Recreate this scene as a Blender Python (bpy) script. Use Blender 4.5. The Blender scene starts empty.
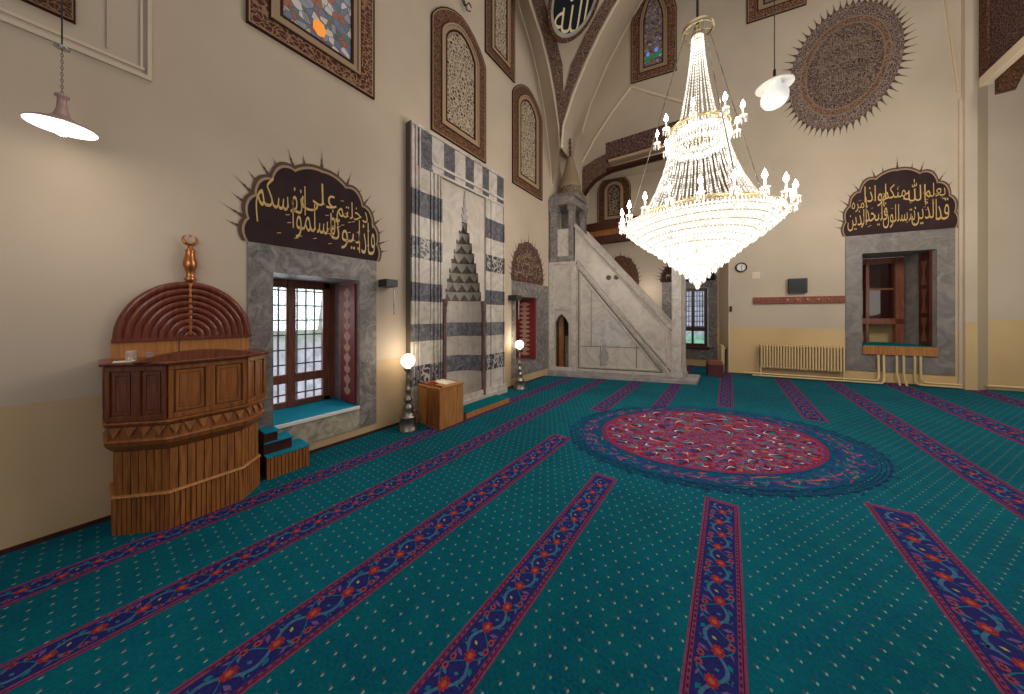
import bpy, math, random
from math import sin, cos, pi, atan2, sqrt
from mathutils import Vector
random.seed(7)
V = Vector
scene = bpy.context.scene
COL = scene.collection

# ------------------------------------------------------------------ camera numbers
FPX, HC, Y0, XV = 300.0, 1.7, 316.0, 729.0
TH = atan2(XV - 512, FPX)
CR = V((cos(TH), sin(TH), 0)); CF = V((-sin(TH), cos(TH), 0)); UP = V((0, 0, 1)); EYE = V((0, 0, HC))


def ray(x, y):
    return CR * ((x - 512) / FPX) + CF + UP * ((Y0 - y) / FPX)


def floor_at(x, y):
    return EYE + ray(x, y) * (FPX * HC / (y - Y0))


def depth_at(x, y, z):
    return EYE + ray(x, y) * z


class Fr:
    """A flat working plane: u along it, n out of it into the room, w up."""
    def __init__(s, o, u, n=None, w=UP):
        s.o = V(o); s.u = V(u).normalized(); s.w = V(w).normalized()
        s.n = V(n).normalized() if n is not None else s.u.cross(s.w)
        if s.n.dot(EYE - s.o) < 0 and n is None:
            s.n = -s.n
        s.nn = s.n.copy()

    def P(s, u, n, z):
        return s.o + s.u * u + s.n * n + s.w * z

    def pix(s, x, y, n=0.0):
        d = ray(x, y)
        t = (s.o + s.n * n - EYE).dot(s.nn) / d.dot(s.nn)
        p = EYE + d * t - s.o - s.n * n
        return p.dot(s.u), p.dot(s.w)

    def U(s, x, n=0.0):
        return s.pix(x, 300, n)[0]

    def Z(s, x, y, n=0.0):
        return s.pix(x, y, n)[1]


def across(x, y, vx):
    """Plane standing on the floor point seen at x, y and running towards the vanishing point vx."""
    d = CR * (512 - vx) - CF * FPX
    return Fr(floor_at(x, y), d)


# ------------------------------------------------------------------ materials
def lin(c):
    r = []
    for v in c[:3]:
        v = v / 255.0
        r.append(v / 12.92 if v <= .04045 else ((v + .055) / 1.055) ** 2.4)
    return (*r, 1)


def base_mat(name, rough=.6, metal=0.0):
    m = bpy.data.materials.new(name); m.use_nodes = True
    b = m.node_tree.nodes['Principled BSDF']
    b.inputs['Roughness'].default_value = rough; b.inputs['Metallic'].default_value = metal
    if rough > .65: b.inputs['Specular IOR Level'].default_value = .08
    return m, m.node_tree, b


def mat(name, col, rough=.6, metal=0.0, es=0.0, ecol=None, bump=0.0, bscale=40):
    m, t, b = base_mat(name, rough, metal)
    b.inputs['Base Color'].default_value = lin(col)
    if es:
        b.inputs['Emission Color'].default_value = lin(ecol or col)
        b.inputs['Emission Strength'].default_value = es
    if bump:
        n = t.nodes.new('ShaderNodeTexNoise'); n.inputs['Scale'].default_value = bscale
        k = t.nodes.new('ShaderNodeBump'); k.inputs['Strength'].default_value = bump
        t.links.new(n.outputs['Fac'], k.inputs['Height']); t.links.new(k.outputs[0], b.inputs['Normal'])
    return m


def coords(t, scale=(1, 1, 1), rot=(0, 0, 0), kind='Object'):
    c = t.nodes.new('ShaderNodeTexCoord'); mp = t.nodes.new('ShaderNodeMapping')
    mp.inputs['Scale'].default_value = scale; mp.inputs['Rotation'].default_value = rot
    t.links.new(c.outputs[kind], mp.inputs[0])
    return mp.outputs[0]


def ramp(t, src, stops, interp='LINEAR'):
    r = t.nodes.new('ShaderNodeValToRGB'); r.color_ramp.interpolation = interp
    e = r.color_ramp.elements
    while len(e) < len(stops):
        e.new(.5)
    for i, (p, c) in enumerate(stops):
        e[i].position = p; e[i].color = lin(c)
    t.links.new(src, r.inputs[0])
    return r.outputs[0]


def noise(t, vec, scale, detail=4, dist=0.0, rough=.5):
    n = t.nodes.new('ShaderNodeTexNoise')
    n.inputs['Scale'].default_value = scale; n.inputs['Detail'].default_value = detail
    n.inputs['Distortion'].default_value = dist; n.inputs['Roughness'].default_value = rough
    t.links.new(vec, n.inputs['Vector'])
    return n.outputs['Fac']


def mix(t, fac, a, b, mode='MIX'):
    n = t.nodes.new('ShaderNodeMix'); n.data_type = 'RGBA'; n.blend_type = mode
    for s, i in ((fac, 0), (a, 6), (b, 7)):
        if isinstance(s, (int, float)):
            n.inputs[i].default_value = s
        elif isinstance(s, tuple):
            n.inputs[i].default_value = s
        else:
            t.links.new(s, n.inputs[i])
    return n.outputs[2]


def noisy(name, stops, scale=3, rough=.7, detail=5, stretch=(1, 1, 1), dist=0.0, metal=0.0, bump=0.0):
    m, t, b = base_mat(name, rough, metal)
    f = noise(t, coords(t, stretch), scale, detail, dist)
    t.links.new(ramp(t, f, stops), b.inputs['Base Color'])
    if bump:
        k = t.nodes.new('ShaderNodeBump'); k.inputs['Strength'].default_value = bump; k.inputs['Distance'].default_value = .02
        t.links.new(f, k.inputs['Height']); t.links.new(k.outputs[0], b.inputs['Normal'])
    return m


def wood(name, dark, light, rough=.35, stretch=(14, 14, 1.2)):
    m, t, b = base_mat(name, rough)
    f = noise(t, coords(t, stretch), 3, 6, .6)
    t.links.new(ramp(t, f, [(.3, dark), (.7, light)]), b.inputs['Base Color'])
    return m


def marble(name, dark, mid, light, scale=3.0, rough=.35, vein=.5):
    m, t, b = base_mat(name, rough)
    v = coords(t)
    f = noise(t, v, scale, 8, 1.8, .62)
    g = noise(t, v, scale * 2.3, 6, 3.0)
    c1 = ramp(t, f, [(.32, dark), (.5, mid), (.72, light)])
    c2 = ramp(t, g, [(.46, (0, 0, 0)), (.5, (255, 255, 255)), (.54, (0, 0, 0))])
    k = t.nodes.new('ShaderNodeMath'); k.operation = 'MULTIPLY'; k.inputs[1].default_value = vein
    t.links.new(c2, k.inputs[0])
    t.links.new(mix(t, k.outputs[0], c1, lin(light)), b.inputs['Base Color'])
    return m


def damask(name, bg, fg, fg2, scale=14, th=.09, rough=.7, warp=.5):
    """Dense scrolling ornament: curled line work over a ground with small blossoms."""
    m, t, b = base_mat(name, rough)
    v = coords(t)
    n = t.nodes.new('ShaderNodeTexNoise'); n.inputs['Scale'].default_value = scale * .35
    t.links.new(v, n.inputs['Vector'])
    w = t.nodes.new('ShaderNodeVectorMath'); w.operation = 'SCALE'; w.inputs[3].default_value = warp * .3
    t.links.new(n.outputs['Color'], w.inputs[0])
    a = t.nodes.new('ShaderNodeVectorMath'); a.operation = 'ADD'
    t.links.new(v, a.inputs[0]); t.links.new(w.outputs[0], a.inputs[1])
    v1 = t.nodes.new('ShaderNodeTexVoronoi'); v1.feature = 'DISTANCE_TO_EDGE'; v1.inputs['Scale'].default_value = scale
    v2 = t.nodes.new('ShaderNodeTexVoronoi'); v2.inputs['Scale'].default_value = scale * .8
    t.links.new(a.outputs[0], v1.inputs['Vector']); t.links.new(a.outputs[0], v2.inputs['Vector'])
    l1 = ramp(t, v1.outputs['Distance'], [(0, (255, 255, 255)), (th * .6, (255, 255, 255)), (th, (0, 0, 0))])
    l2 = ramp(t, v2.outputs['Distance'], [(0, (255, 255, 255)), (.2, (255, 255, 255)), (.24, (0, 0, 0)), (.36, (0, 0, 0)), (.4, (200, 200, 200)), (.45, (0, 0, 0))])
    c = mix(t, l2, lin(bg), lin(fg2)); c = mix(t, l1, c, lin(fg))
    t.links.new(c, b.inputs['Base Color'])
    return m


def stained(name, scale, cols, lead, rough=.25, es=0.0, th=.05):
    m, t, b = base_mat(name, rough)
    v = coords(t)
    v1 = t.nodes.new('ShaderNodeTexVoronoi'); v1.feature = 'DISTANCE_TO_EDGE'; v1.inputs['Scale'].default_value = scale
    v2 = t.nodes.new('ShaderNodeTexVoronoi'); v2.inputs['Scale'].default_value = scale
    t.links.new(v, v1.inputs['Vector']); t.links.new(v, v2.inputs['Vector'])
    sp = t.nodes.new('ShaderNodeSeparateColor'); t.links.new(v2.outputs['Color'], sp.inputs[0])
    k = len(cols)
    c = ramp(t, sp.outputs[0], [(i / k, cc) for i, cc in enumerate(cols)], 'CONSTANT')
    e = ramp(t, v1.outputs['Distance'], [(0, (255, 255, 255)), (th * .7, (255, 255, 255)), (th, (0, 0, 0))])
    o = mix(t, e, c, lin(lead))
    t.links.new(o, b.inputs['Base Color'])
    if es:
        t.links.new(o, b.inputs['Emission Color']); b.inputs['Emission Strength'].default_value = es
    return m


M = {}
M['plaster'] = noisy('plaster', [(.3, (186, 168, 148)), (.7, (202, 184, 163))], .7, .9, 6)
M['plaster_r'] = noisy('plaster_r', [(.3, (192, 175, 155)), (.7, (208, 191, 170))], .6, .9, 6)
M['dado_l'] = noisy('dado_l', [(.3, (186, 156, 118)), (.7, (200, 170, 130))], 1.2, .6)
M['dado_r'] = noisy('dado_r', [(.3, (206, 172, 122)), (.7, (222, 190, 138))], .9, .55)
M['plaster_l'] = mat('plaster_l', (206, 190, 168), .8)
M['edge_light'] = mat('edge_light', (226, 208, 182), .8)
M['pier_side'] = mat('pier_side', (206, 184, 154), .9)
M['stone'] = marble('stone', (78, 72, 70), (118, 110, 106), (160, 152, 146), 5.0, .5, .5)
M['stone_r'] = marble('stone_r', (104, 96, 92), (126, 118, 113), (150, 142, 136), 2.5, .5, .25)
M['stone_light'] = marble('stone_light', (120, 110, 92), (166, 154, 132), (196, 186, 166), 6.0, .5, .4)
M['stone_pale'] = marble('stone_pale', (132, 124, 120), (156, 148, 143), (176, 168, 162), 2.0, .5, .2)
M['reveal'] = marble('reveal', (128, 114, 112), (156, 142, 138), (176, 164, 158), 3, .5, .2)
M['marble'] = marble('marble', (168, 156, 144), (192, 180, 167), (208, 197, 185), 1.6, .4, .25)
M['marble_w'] = marble('marble_w', (164, 152, 142), (194, 183, 172), (214, 204, 193), 3.0, .4, .25)
M['marble_b'] = marble('marble_b', (150, 144, 142), (184, 178, 176), (206, 200, 196), 1.6, .4, .3)
M['band_deco'] = damask('band_deco', (50, 48, 54), (176, 168, 160), (120, 114, 112), 9, .13, .4, 1.2)
M['band'] = marble('band', (58, 56, 62), (96, 92, 98), (150, 146, 148), 7.0, .4, .6)
M['band_dark'] = marble('band_dark', (44, 42, 50), (78, 75, 84), (134, 130, 134), 8.0, .4, .5)
M['joint'] = mat('joint', (134, 122, 110), .8)
M['groove_and_shade'] = mat('groove_and_shade', (104, 92, 82), .8)  # minbar groove lines, and painted shade on the niche frame sides
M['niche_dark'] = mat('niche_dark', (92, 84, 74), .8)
M['hood_light'] = marble('hood_light', (136, 126, 114), (156, 146, 134), (176, 166, 154), 4, .6, .2)  # niche marble darkened, shade put into the hood's colour, deepest on the undersides
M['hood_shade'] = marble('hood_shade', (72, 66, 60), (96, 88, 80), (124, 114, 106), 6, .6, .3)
M['porphyry'] = marble('porphyry', (70, 46, 48), (98, 70, 70), (130, 100, 96), 8, .3, .2)
M['wood'] = wood('wood', (112, 62, 26), (164, 98, 46))
M['wood_slat'] = wood('wood_slat', (122, 70, 28), (176, 108, 50), .45)
M['wood_red'] = wood('wood_red', (92, 44, 26), (136, 74, 44), .22)
M['wood_arch'] = wood('wood_arch', (84, 36, 24), (128, 62, 42), .2)
M['wood_dark'] = wood('wood_dark', (54, 26, 18), (84, 42, 28), .3)
M['wood_orange'] = wood('wood_orange', (150, 96, 46), (192, 130, 70), .45)
M['wood_frame'] = wood('wood_frame', (112, 60, 44), (152, 92, 68), .35)
M['copper'] = mat('copper', (176, 112, 66), .28, .85)
M['brass'] = noisy('brass', [(.3, (112, 104, 92)), (.7, (186, 178, 162))], 9, .3, 3, metal=.9)
M['gilt'] = mat('gilt', (206, 186, 146), .35, .7)
M['gold'] = mat('gold', (206, 168, 100), .5)
M['gold_pale'] = mat('gold_pale', (222, 200, 158), .6)
M['ink'] = noisy('ink', [(.3, (50, 38, 40)), (.7, (64, 48, 48))], 3, .8)
M['ink_navy'] = mat('ink_navy', (30, 34, 40), .7)
M['border'] = damask('border', (76, 46, 36), (128, 98, 74), (98, 60, 46), 24, .1)
M['border_big'] = damask('border_big', (88, 48, 38), (148, 116, 90), (64, 38, 32), 17, .12)
M['border_grey'] = damask('border_grey', (104, 72, 50), (62, 40, 32), (150, 114, 80), 18, .12)
M['drum_paint'] = damask('drum_paint', (140, 120, 98), (86, 70, 60), (170, 150, 124), 16, .13)
M['cone'] = mat('cone', (150, 130, 104), .8)
M['paint_dark'] = damask('paint_dark', (58, 44, 50), (122, 92, 76), (90, 58, 52), 15, .1)
M['paint_band'] = damask('paint_band', (70, 50, 48), (138, 108, 86), (96, 92, 100), 20, .12)
M['sun_in'] = damask('sun_in', (70, 54, 52), (150, 128, 110), (70, 70, 88), 17, .1, warp=1.2)
M['sun_out'] = damask('sun_out', (78, 62, 62), (158, 136, 122), (100, 86, 86), 22, .12)
M['sun_ring'] = damask('sun_ring', (104, 70, 56), (150, 120, 98), (80, 60, 54), 18, .12)
M['tan_line'] = mat('tan_line', (166, 140, 112), .8)
M['brown_line'] = mat('brown_line', (66, 40, 30), .8)
M['sun_line'] = mat('sun_line', (142, 122, 106), .8)
M['needle'] = mat('needle', (98, 76, 64), .8)
M['tracery'] = stained('tracery', 15, [(122, 106, 90), (84, 72, 64), (110, 96, 82), (60, 48, 44), (134, 118, 100)], (182, 164, 140), .7, 0, .15)
M['tracery_dark'] = stained('tracery_dark', 8, [(70, 58, 52), (100, 84, 72), (60, 50, 50)], (150, 128, 104), .7, 0, .1)
M['glass_a'] = stained('glass_a', 13, [(120, 118, 128), (86, 92, 116), (150, 140, 132), (140, 66, 44), (70, 88, 84), (176, 166, 160)], (74, 60, 52), .3, .25)
M['glass_b'] = stained('glass_b', 14, [(120, 112, 128), (136, 116, 104), (96, 94, 116), (128, 100, 82), (160, 150, 154), (70, 62, 72)], (104, 82, 68), .3, .15, .09)
M['glass_green'] = mat('glass_green', (20, 120, 56), .2, es=.5)
M['glass_blue'] = mat('glass_blue', (96, 130, 220), .2, es=.7)
M['glass_orange'] = mat('glass_orange', (220, 130, 30), .2, es=.7)
M['iron'] = mat('iron', (46, 44, 46), .5, .6)
M['black'] = mat('black', (30, 28, 30), .5)
M['grey_box'] = mat('grey_box', (52, 48, 50), .5)
M['steel'] = mat('steel', (190, 188, 184), .25, .9)
M['cream'] = mat('cream', (222, 194, 142), .4)
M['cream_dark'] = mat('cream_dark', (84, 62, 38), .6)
M['carpet_top_lit'] = noisy('carpet_top_lit', [(.3, (14, 108, 136)), (.7, (36, 148, 174))], 60, .95)  # teal carpet boosted to brighter blue, window daylight put into the colour
M['carpet_top_lit2'] = noisy('carpet_top_lit2', [(.3, (0, 84, 92)), (.7, (8, 112, 118))], 60, .95)
M['white'] = mat('white', (232, 230, 224), .4)
M['paper'] = mat('paper', (226, 216, 200), .7)
M['red_cloth'] = mat('red_cloth', (142, 52, 46), .8)
M['maroon'] = noisy('maroon', [(.3, (70, 26, 34)), (.7, (92, 36, 44))], 3, .6)
M['shutter'] = damask('shutter', (120, 34, 34), (198, 150, 130), (160, 80, 70), 8, .1)
M['shutter_plain'] = mat('shutter_plain', (128, 40, 36), .6)
M['motif'] = mat('motif', (196, 152, 132), .7)
M['shutter_dark'] = wood('shutter_dark', (58, 22, 16), (92, 40, 28), .3)
M['globe'] = mat('globe', (255, 246, 226), .3, es=9.0, ecol=(255, 244, 222))
M['lamp_white'] = mat('lamp_white', (255, 250, 242), .3, es=2.4, ecol=(255, 248, 240))
M['bulb'] = mat('bulb', (255, 250, 240), .3, es=26.0, ecol=(255, 248, 236))
M['globe_off'] = mat('globe_off', (240, 240, 238), .2, es=.35)  # globe that is off, given a faint glow for its white gloss
M['flame'] = mat('flame', (255, 240, 214), .3, es=30.0, ecol=(255, 238, 210))
M['candle'] = mat('candle', (250, 240, 220), .5, es=.5)
M['lamp_pink'] = mat('lamp_pink', (172, 140, 132), .4, .2)


def crystal(name, lo, hi, scale):  # sparkle of the lit glass is put in as uneven emission
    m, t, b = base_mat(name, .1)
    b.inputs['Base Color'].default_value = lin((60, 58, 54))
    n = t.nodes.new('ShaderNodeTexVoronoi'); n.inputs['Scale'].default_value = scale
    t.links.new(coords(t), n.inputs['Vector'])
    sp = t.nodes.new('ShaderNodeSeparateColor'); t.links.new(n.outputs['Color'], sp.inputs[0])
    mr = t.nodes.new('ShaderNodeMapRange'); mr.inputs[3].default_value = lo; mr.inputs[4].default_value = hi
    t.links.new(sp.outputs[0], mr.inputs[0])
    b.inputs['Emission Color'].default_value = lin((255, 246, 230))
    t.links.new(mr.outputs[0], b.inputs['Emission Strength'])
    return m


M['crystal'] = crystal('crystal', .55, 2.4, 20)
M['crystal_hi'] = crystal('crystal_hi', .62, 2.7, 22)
M['crystal_core'] = mat('crystal_core', (120, 116, 108), .2, es=1.0, ecol=(255, 246, 232))  # bowl glows by itself in place of the bulbs' light


def glassy(name, tint, es):
    m, t, b = base_mat(name, .05)
    b.inputs['Base Color'].default_value = lin(tint)
    b.inputs['Transmission Weight'].default_value = .9; b.inputs['Alpha'].default_value = .35
    b.inputs['Emission Color'].default_value = lin(tint); b.inputs['Emission Strength'].default_value = es
    return m


M['pane'] = glassy('pane', (226, 232, 238), .06)
M['tumbler'] = glassy('tumbler', (236, 240, 240), .02)
M['pane_dark'] = mat('pane_dark', (50, 24, 20), .05)


def daylight(name, top, mid, low, z0, z1, es):
    m, t, b = base_mat(name, .9)
    v = coords(t, kind='Object')
    sx = t.nodes.new('ShaderNodeSeparateXYZ'); t.links.new(v, sx.inputs[0])
    mr = t.nodes.new('ShaderNodeMapRange'); mr.inputs[1].default_value = z0; mr.inputs[2].default_value = z1
    t.links.new(sx.outputs[2], mr.inputs[0])
    c = ramp(t, mr.outputs[0], [(0, low), (.35, low), (.5, mid), (.8, mid), (1, top)])
    f = noise(t, v, 5, 4)
    g = ramp(t, f, [(.35, (88, 104, 88)), (.6, (255, 255, 255))])
    o = mix(t, .55, c, g, 'MULTIPLY')
    b.inputs['Base Color'].default_value = (0, 0, 0, 1)
    t.links.new(o, b.inputs['Emission Color']); b.inputs['Emission Strength'].default_value = es
    return m


M['outside'] = daylight('outside', (190, 204, 180), (226, 228, 244), (238, 230, 246), 0, 2.2, .9)
M['outside_far'] = daylight('outside_far', (196, 200, 220), (200, 206, 230), (150, 214, 180), 0, 1.8, .9)


def carpet():
    m, t, b = base_mat('carpet', .97)
    v = coords(t)
    sx = t.nodes.new('ShaderNodeSeparateXYZ'); t.links.new(v, sx.inputs[0])

    def mth(op, a, bb=None, c=None):
        n = t.nodes.new('ShaderNodeMath'); n.operation = op
        for i, q in enumerate((a, bb, c)):
            if q is None:
                continue
            if isinstance(q, (int, float)):
                n.inputs[i].default_value = q
            else:
                t.links.new(q, n.inputs[i])
        return n.outputs[0]
    dx, dy = .088, .078
    row = mth('FLOOR', mth('DIVIDE', sx.outputs[1], dy))
    odd = mth('MULTIPLY', mth('MODULO', mth('ABSOLUTE', row), 2), .5)
    fx = mth('MULTIPLY', mth('SUBTRACT', mth('FRACT', mth('ADD', mth('DIVIDE', sx.outputs[0], dx), odd)), .5), dx)
    fy = mth('MULTIPLY', mth('SUBTRACT', mth('FRACT', mth('DIVIDE', sx.outputs[1], dy)), .5), dy)
    d1 = mth('SQRT', mth('ADD', mth('MULTIPLY', mth('MULTIPLY', fx, fx), 2.4), mth('MULTIPLY', fy, fy)))
    dot = mth('MULTIPLY', mth('LESS_THAN', d1, .0085), .75)
    fx2 = mth('ADD', fx, .012); fy2 = mth('SUBTRACT', fy, .004)
    d2 = mth('SQRT', mth('ADD', mth('MULTIPLY', fx2, fx2), mth('MULTIPLY', fy2, fy2)))
    dot2 = mth('MULTIPLY', mth('LESS_THAN', d2, .006), .6)
    big = noise(t, v, .55, 3); fine = noise(t, v, 55, 3, 0, .7); mid = noise(t, v, 6, 4)
    c = ramp(t, big, [(.36, (0, 66, 82)), (.64, (2, 94, 110))])
    c = mix(t, .35, c, ramp(t, fine, [(.3, (0, 42, 62)), (.7, (22, 122, 138))]))
    c = mix(t, .25, c, ramp(t, mid, [(.35, (0, 58, 80)), (.65, (4, 94, 98))]))
    c = mix(t, dot, c, lin((128, 160, 150)))
    c = mix(t, dot2, c, lin((96, 60, 76)))
    t.links.new(c, b.inputs['Base Color'])
    return m


M['carpet'] = carpet()
for nm, c in dict(navy=(40, 42, 106), navy2=(36, 44, 104), rose=(126, 66, 102), rose2=(150, 76, 92), red=(158, 50, 58), orange=(178, 88, 64),
                  sky=(66, 108, 142), teal=(24, 116, 132), lilac=(112, 84, 138), wine=(92, 24, 50), wine2=(150, 28, 52), ivory=(206, 196, 204),
                  blue=(30, 66, 118), sea=(40, 112, 124), pink=(170, 106, 120), ochre=(176, 160, 84)).items():
    M['c_' + nm] = noisy('c_' + nm, [(.3, tuple(int(q * .8) for q in c)), (.7, c)], 70, .97, 3)
M['med_field'] = damask('med_field', (2, 74, 88), (18, 56, 106), (24, 84, 104), 8, .1, .97, 1.4)
M['med_ring'] = damask('med_ring', (10, 74, 94), (32, 54, 106), (84, 72, 98), 9, .12, .97, 1.4)
M['med_wine'] = damask('med_wine', (98, 30, 56), (132, 70, 96), (50, 84, 112), 16, .12, .97, 1.4)


# ------------------------------------------------------------------ mesh collector
class MB:
    def __init__(s, fr=None):
        s.fr = fr; s.v = []; s.f = []; s.m = []; s.sm = []

    def add(s, pts, faces, mi=0, smooth=False, world=False):
        b = len(s.v)
        for p in pts:
            s.v.append(V(p) if (world or s.fr is None) else s.fr.P(*p))
        for f in faces:
            s.f.append([b + i for i in f]); s.m.append(mi); s.sm.append(smooth)
        return s

    def quad(s, a, b, c, d, mi=0):
        return s.add([a, b, c, d], [(0, 1, 2, 3)], mi)

    def box(s, u0, u1, n0, n1, z0, z1, mi=0):
        p = [(u, n, z) for z in (z0, z1) for n in (n0, n1) for u in (u0, u1)]
        return s.add(p, [(0, 1, 3, 2), (4, 6, 7, 5), (0, 4, 5, 1), (2, 3, 7, 6), (0, 2, 6, 4), (1, 5, 7, 3)], mi)

    def prism(s, poly, n0, n1, mi=0, side=None):
        k = len(poly)
        p = [(u, n0, z) for u, z in poly] + [(u, n1, z) for u, z in poly]
        s.add(p, [tuple(range(k)), tuple(range(k, 2 * k))], mi)
        s.add(p, [(i, (i + 1) % k, k + (i + 1) % k, k + i) for i in range(k)], mi if side is None else side)
        return s

    def band(s, out, inn, n0, n1, mi=0, closed=True):
        k = len(out)
        p = [(u, n1, z) for u, z in out] + [(u, n1, z) for u, z in inn] + [(u, n0, z) for u, z in out] + [(u, n0, z) for u, z in inn]
        f = []
        for i in range(k if closed else k - 1):
            j = (i + 1) % k
            f += [(i, j, k + j, k + i), (2 * k + i, 2 * k + j, j, i), (k + i, k + j, 3 * k + j, 3 * k + i)]
        return s.add(p, f, mi)

    def ring(s, c, r, ax, n=8):
        ax = V(ax).normalized(); a = ax.orthogonal().normalized(); b = ax.cross(a)
        return [V(c) + a * r * cos(2 * pi * i / n) + b * r * sin(2 * pi * i / n) for i in range(n)]

    def tube(s, pts, r, n=8, mi=0, caps=True, smooth=True):
        w = [V(p) if s.fr is None else s.fr.P(*p) for p in pts]
        rs = r if isinstance(r, (list, tuple)) else [r] * len(w)
        vs = []; prev = None
        for i, p in enumerate(w):
            d = (w[min(i + 1, len(w) - 1)] - w[max(i - 1, 0)]).normalized()
            a = (prev - d * prev.dot(d)) if prev is not None else d.orthogonal()
            if a.length < 1e-6:
                a = d.orthogonal()
            a.normalize(); prev = a; b = d.cross(a)
            vs += [p + (a * cos(2 * pi * k / n) + b * sin(2 * pi * k / n)) * rs[i] for k in range(n)]
        f = [(i * n + k, i * n + (k + 1) % n, (i + 1) * n + (k + 1) % n, (i + 1) * n + k) for i in range(len(w) - 1) for k in range(n)]
        s.add(vs, f, mi, smooth, True)
        if caps:
            s.add(vs[:n], [tuple(range(n))], mi, False, True); s.add(vs[-n:], [tuple(range(n))], mi, False, True)
        return s

    def lathe(s, c, prof, n=24, mi=0, smooth=True, a0=0.0):
        c = V(c); vs = []
        for r, z in prof:
            vs += [c + V((r * cos(a0 + 2 * pi * k / n), r * sin(a0 + 2 * pi * k / n), z)) for k in range(n)]
        f = [(i * n + k, i * n + (k + 1) % n, (i + 1) * n + (k + 1) % n, (i + 1) * n + k) for i in range(len(prof) - 1) for k in range(n)]
        return s.add(vs, f, mi, smooth, True)

    def ball(s, c, r, mi=0, n=16, sz=1.0):
        return s.lathe(c, [(max(1e-4, r * sin(pi * i / 10)), -r * sz * cos(pi * i / 10)) for i in range(11)], n, mi)

    def bar(s, p, q, w, h, mi=0):
        """Square bar between two local points; w across the wall face, h out of it."""
        P, Q = s.fr.P(*p), s.fr.P(*q)
        d = (Q - P).normalized(); b = s.fr.n; a = d.cross(b).normalized()
        vs = [X + a * i * w / 2 + b * j * h for X in (P, Q) for i, j in ((-1, 0), (1, 0), (1, 1), (-1, 1))]
        return s.add(vs, [(0, 1, 2, 3), (4, 5, 6, 7), (0, 1, 5, 4), (1, 2, 6, 5), (2, 3, 7, 6), (3, 0, 4, 7)], mi, False, True)

    def loft(s, loops, mi=0, close=True):
        k = len(loops[0]); vs = [p for l in loops for p in l]
        f = [(i * k + j, i * k + (j + 1) % k, (i + 1) * k + (j + 1) % k, (i + 1) * k + j) for i in range(len(loops) - 1) for j in range(k if close else k - 1)]
        if close:
            f += [tuple(range(k)), tuple(range((len(loops) - 1) * k, len(loops) * k))]
        return s.add(vs, f, mi, False, True)


def base_of(vs):
    xs, ys, zs = [p.x for p in vs], [p.y for p in vs], [p.z for p in vs]
    return V(((min(xs) + max(xs)) / 2, (min(ys) + max(ys)) / 2, min(zs)))


ORG = {}


def obj(name, mb, mats, parent=None, origin=None, bevel=0.0):
    o0 = V(origin) if origin is not None else base_of(mb.v)
    me = bpy.data.meshes.new(name)
    me.from_pydata([tuple(p - o0) for p in mb.v], [], mb.f)
    for m in (mats if isinstance(mats, (list, tuple)) else [mats]):
        me.materials.append(M[m] if isinstance(m, str) else m)
    for p, mi, sm in zip(me.polygons, mb.m, mb.sm):
        p.material_index = mi; p.use_smooth = sm
    me.update()
    o = bpy.data.objects.new(name, me); COL.objects.link(o)
    o.location = o0 - (ORG[parent.name] if parent else V((0, 0, 0)))
    if parent:
        o.parent = parent
    ORG[o.name] = o0
    if bevel:
        md = o.modifiers.new('b', 'BEVEL'); md.width = bevel; md.segments = 2; md.limit_method = 'ANGLE'
    return o


def tag(o, label, cat, group=None):
    o['label'] = label; o['category'] = cat
    if group:
        o['group'] = group
    return o


def empty(name, loc):
    o = bpy.data.objects.new(name, None); COL.objects.link(o); o.location = V(loc); ORG[o.name] = V(loc); o.empty_display_size = .1
    return o


def thing(name, label, cat, loc, group=None):
    return tag(empty(name, loc), label, cat, group)


def structure(name, loc=None, mb=None, mats=None):
    o = obj(name, mb, mats) if mb else empty(name, loc)
    o['kind'] = 'structure'
    return o


def wall_rects(mb, u0, u1, z0, z1, holes, dado, mi_lo, mi_hi, n=0.0):
    us = sorted({u0, u1, *[q for h in holes for q in h[:2]]}); zs = sorted({z0, z1, dado, *[q for h in holes for q in h[2:4]]})
    us = [u for u in us if u0 <= u <= u1]; zs = [z for z in zs if z0 <= z <= z1]
    for a, b in zip(us, us[1:]):
        for c, d in zip(zs, zs[1:]):
            um, zm = (a + b) / 2, (c + d) / 2
            if any(h[0] < um < h[1] and h[2] < zm < h[3] for h in holes):
                continue
            mb.quad((a, n, c), (b, n, c), (b, n, d), (a, n, d), mi_lo if zm < dado else mi_hi)
    return mb


def arch(u0, u1, z0, z1, kind='round', rise=None, k=12):
    """Outline from bottom left, up, over and down to bottom right."""
    if kind == 'rect':
        return [(u0, z0), (u0, z1), (u1, z1), (u1, z0)]
    w = (u1 - u0) / 2; c = (u0 + u1) / 2; rise = w if rise is None else rise
    zs = z1 - rise; pts = [(u0, z0)]
    for i in range(k + 1):
        a = pi - pi * i / k
        x, h = cos(a), sin(a)
        if kind == 'pointed':
            h = (1 - abs(x) ** 1.7) ** .72 if abs(x) < 1 else 0
        pts.append((c + w * x, zs + rise * h))
    return pts + [(u1, z0)]


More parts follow.
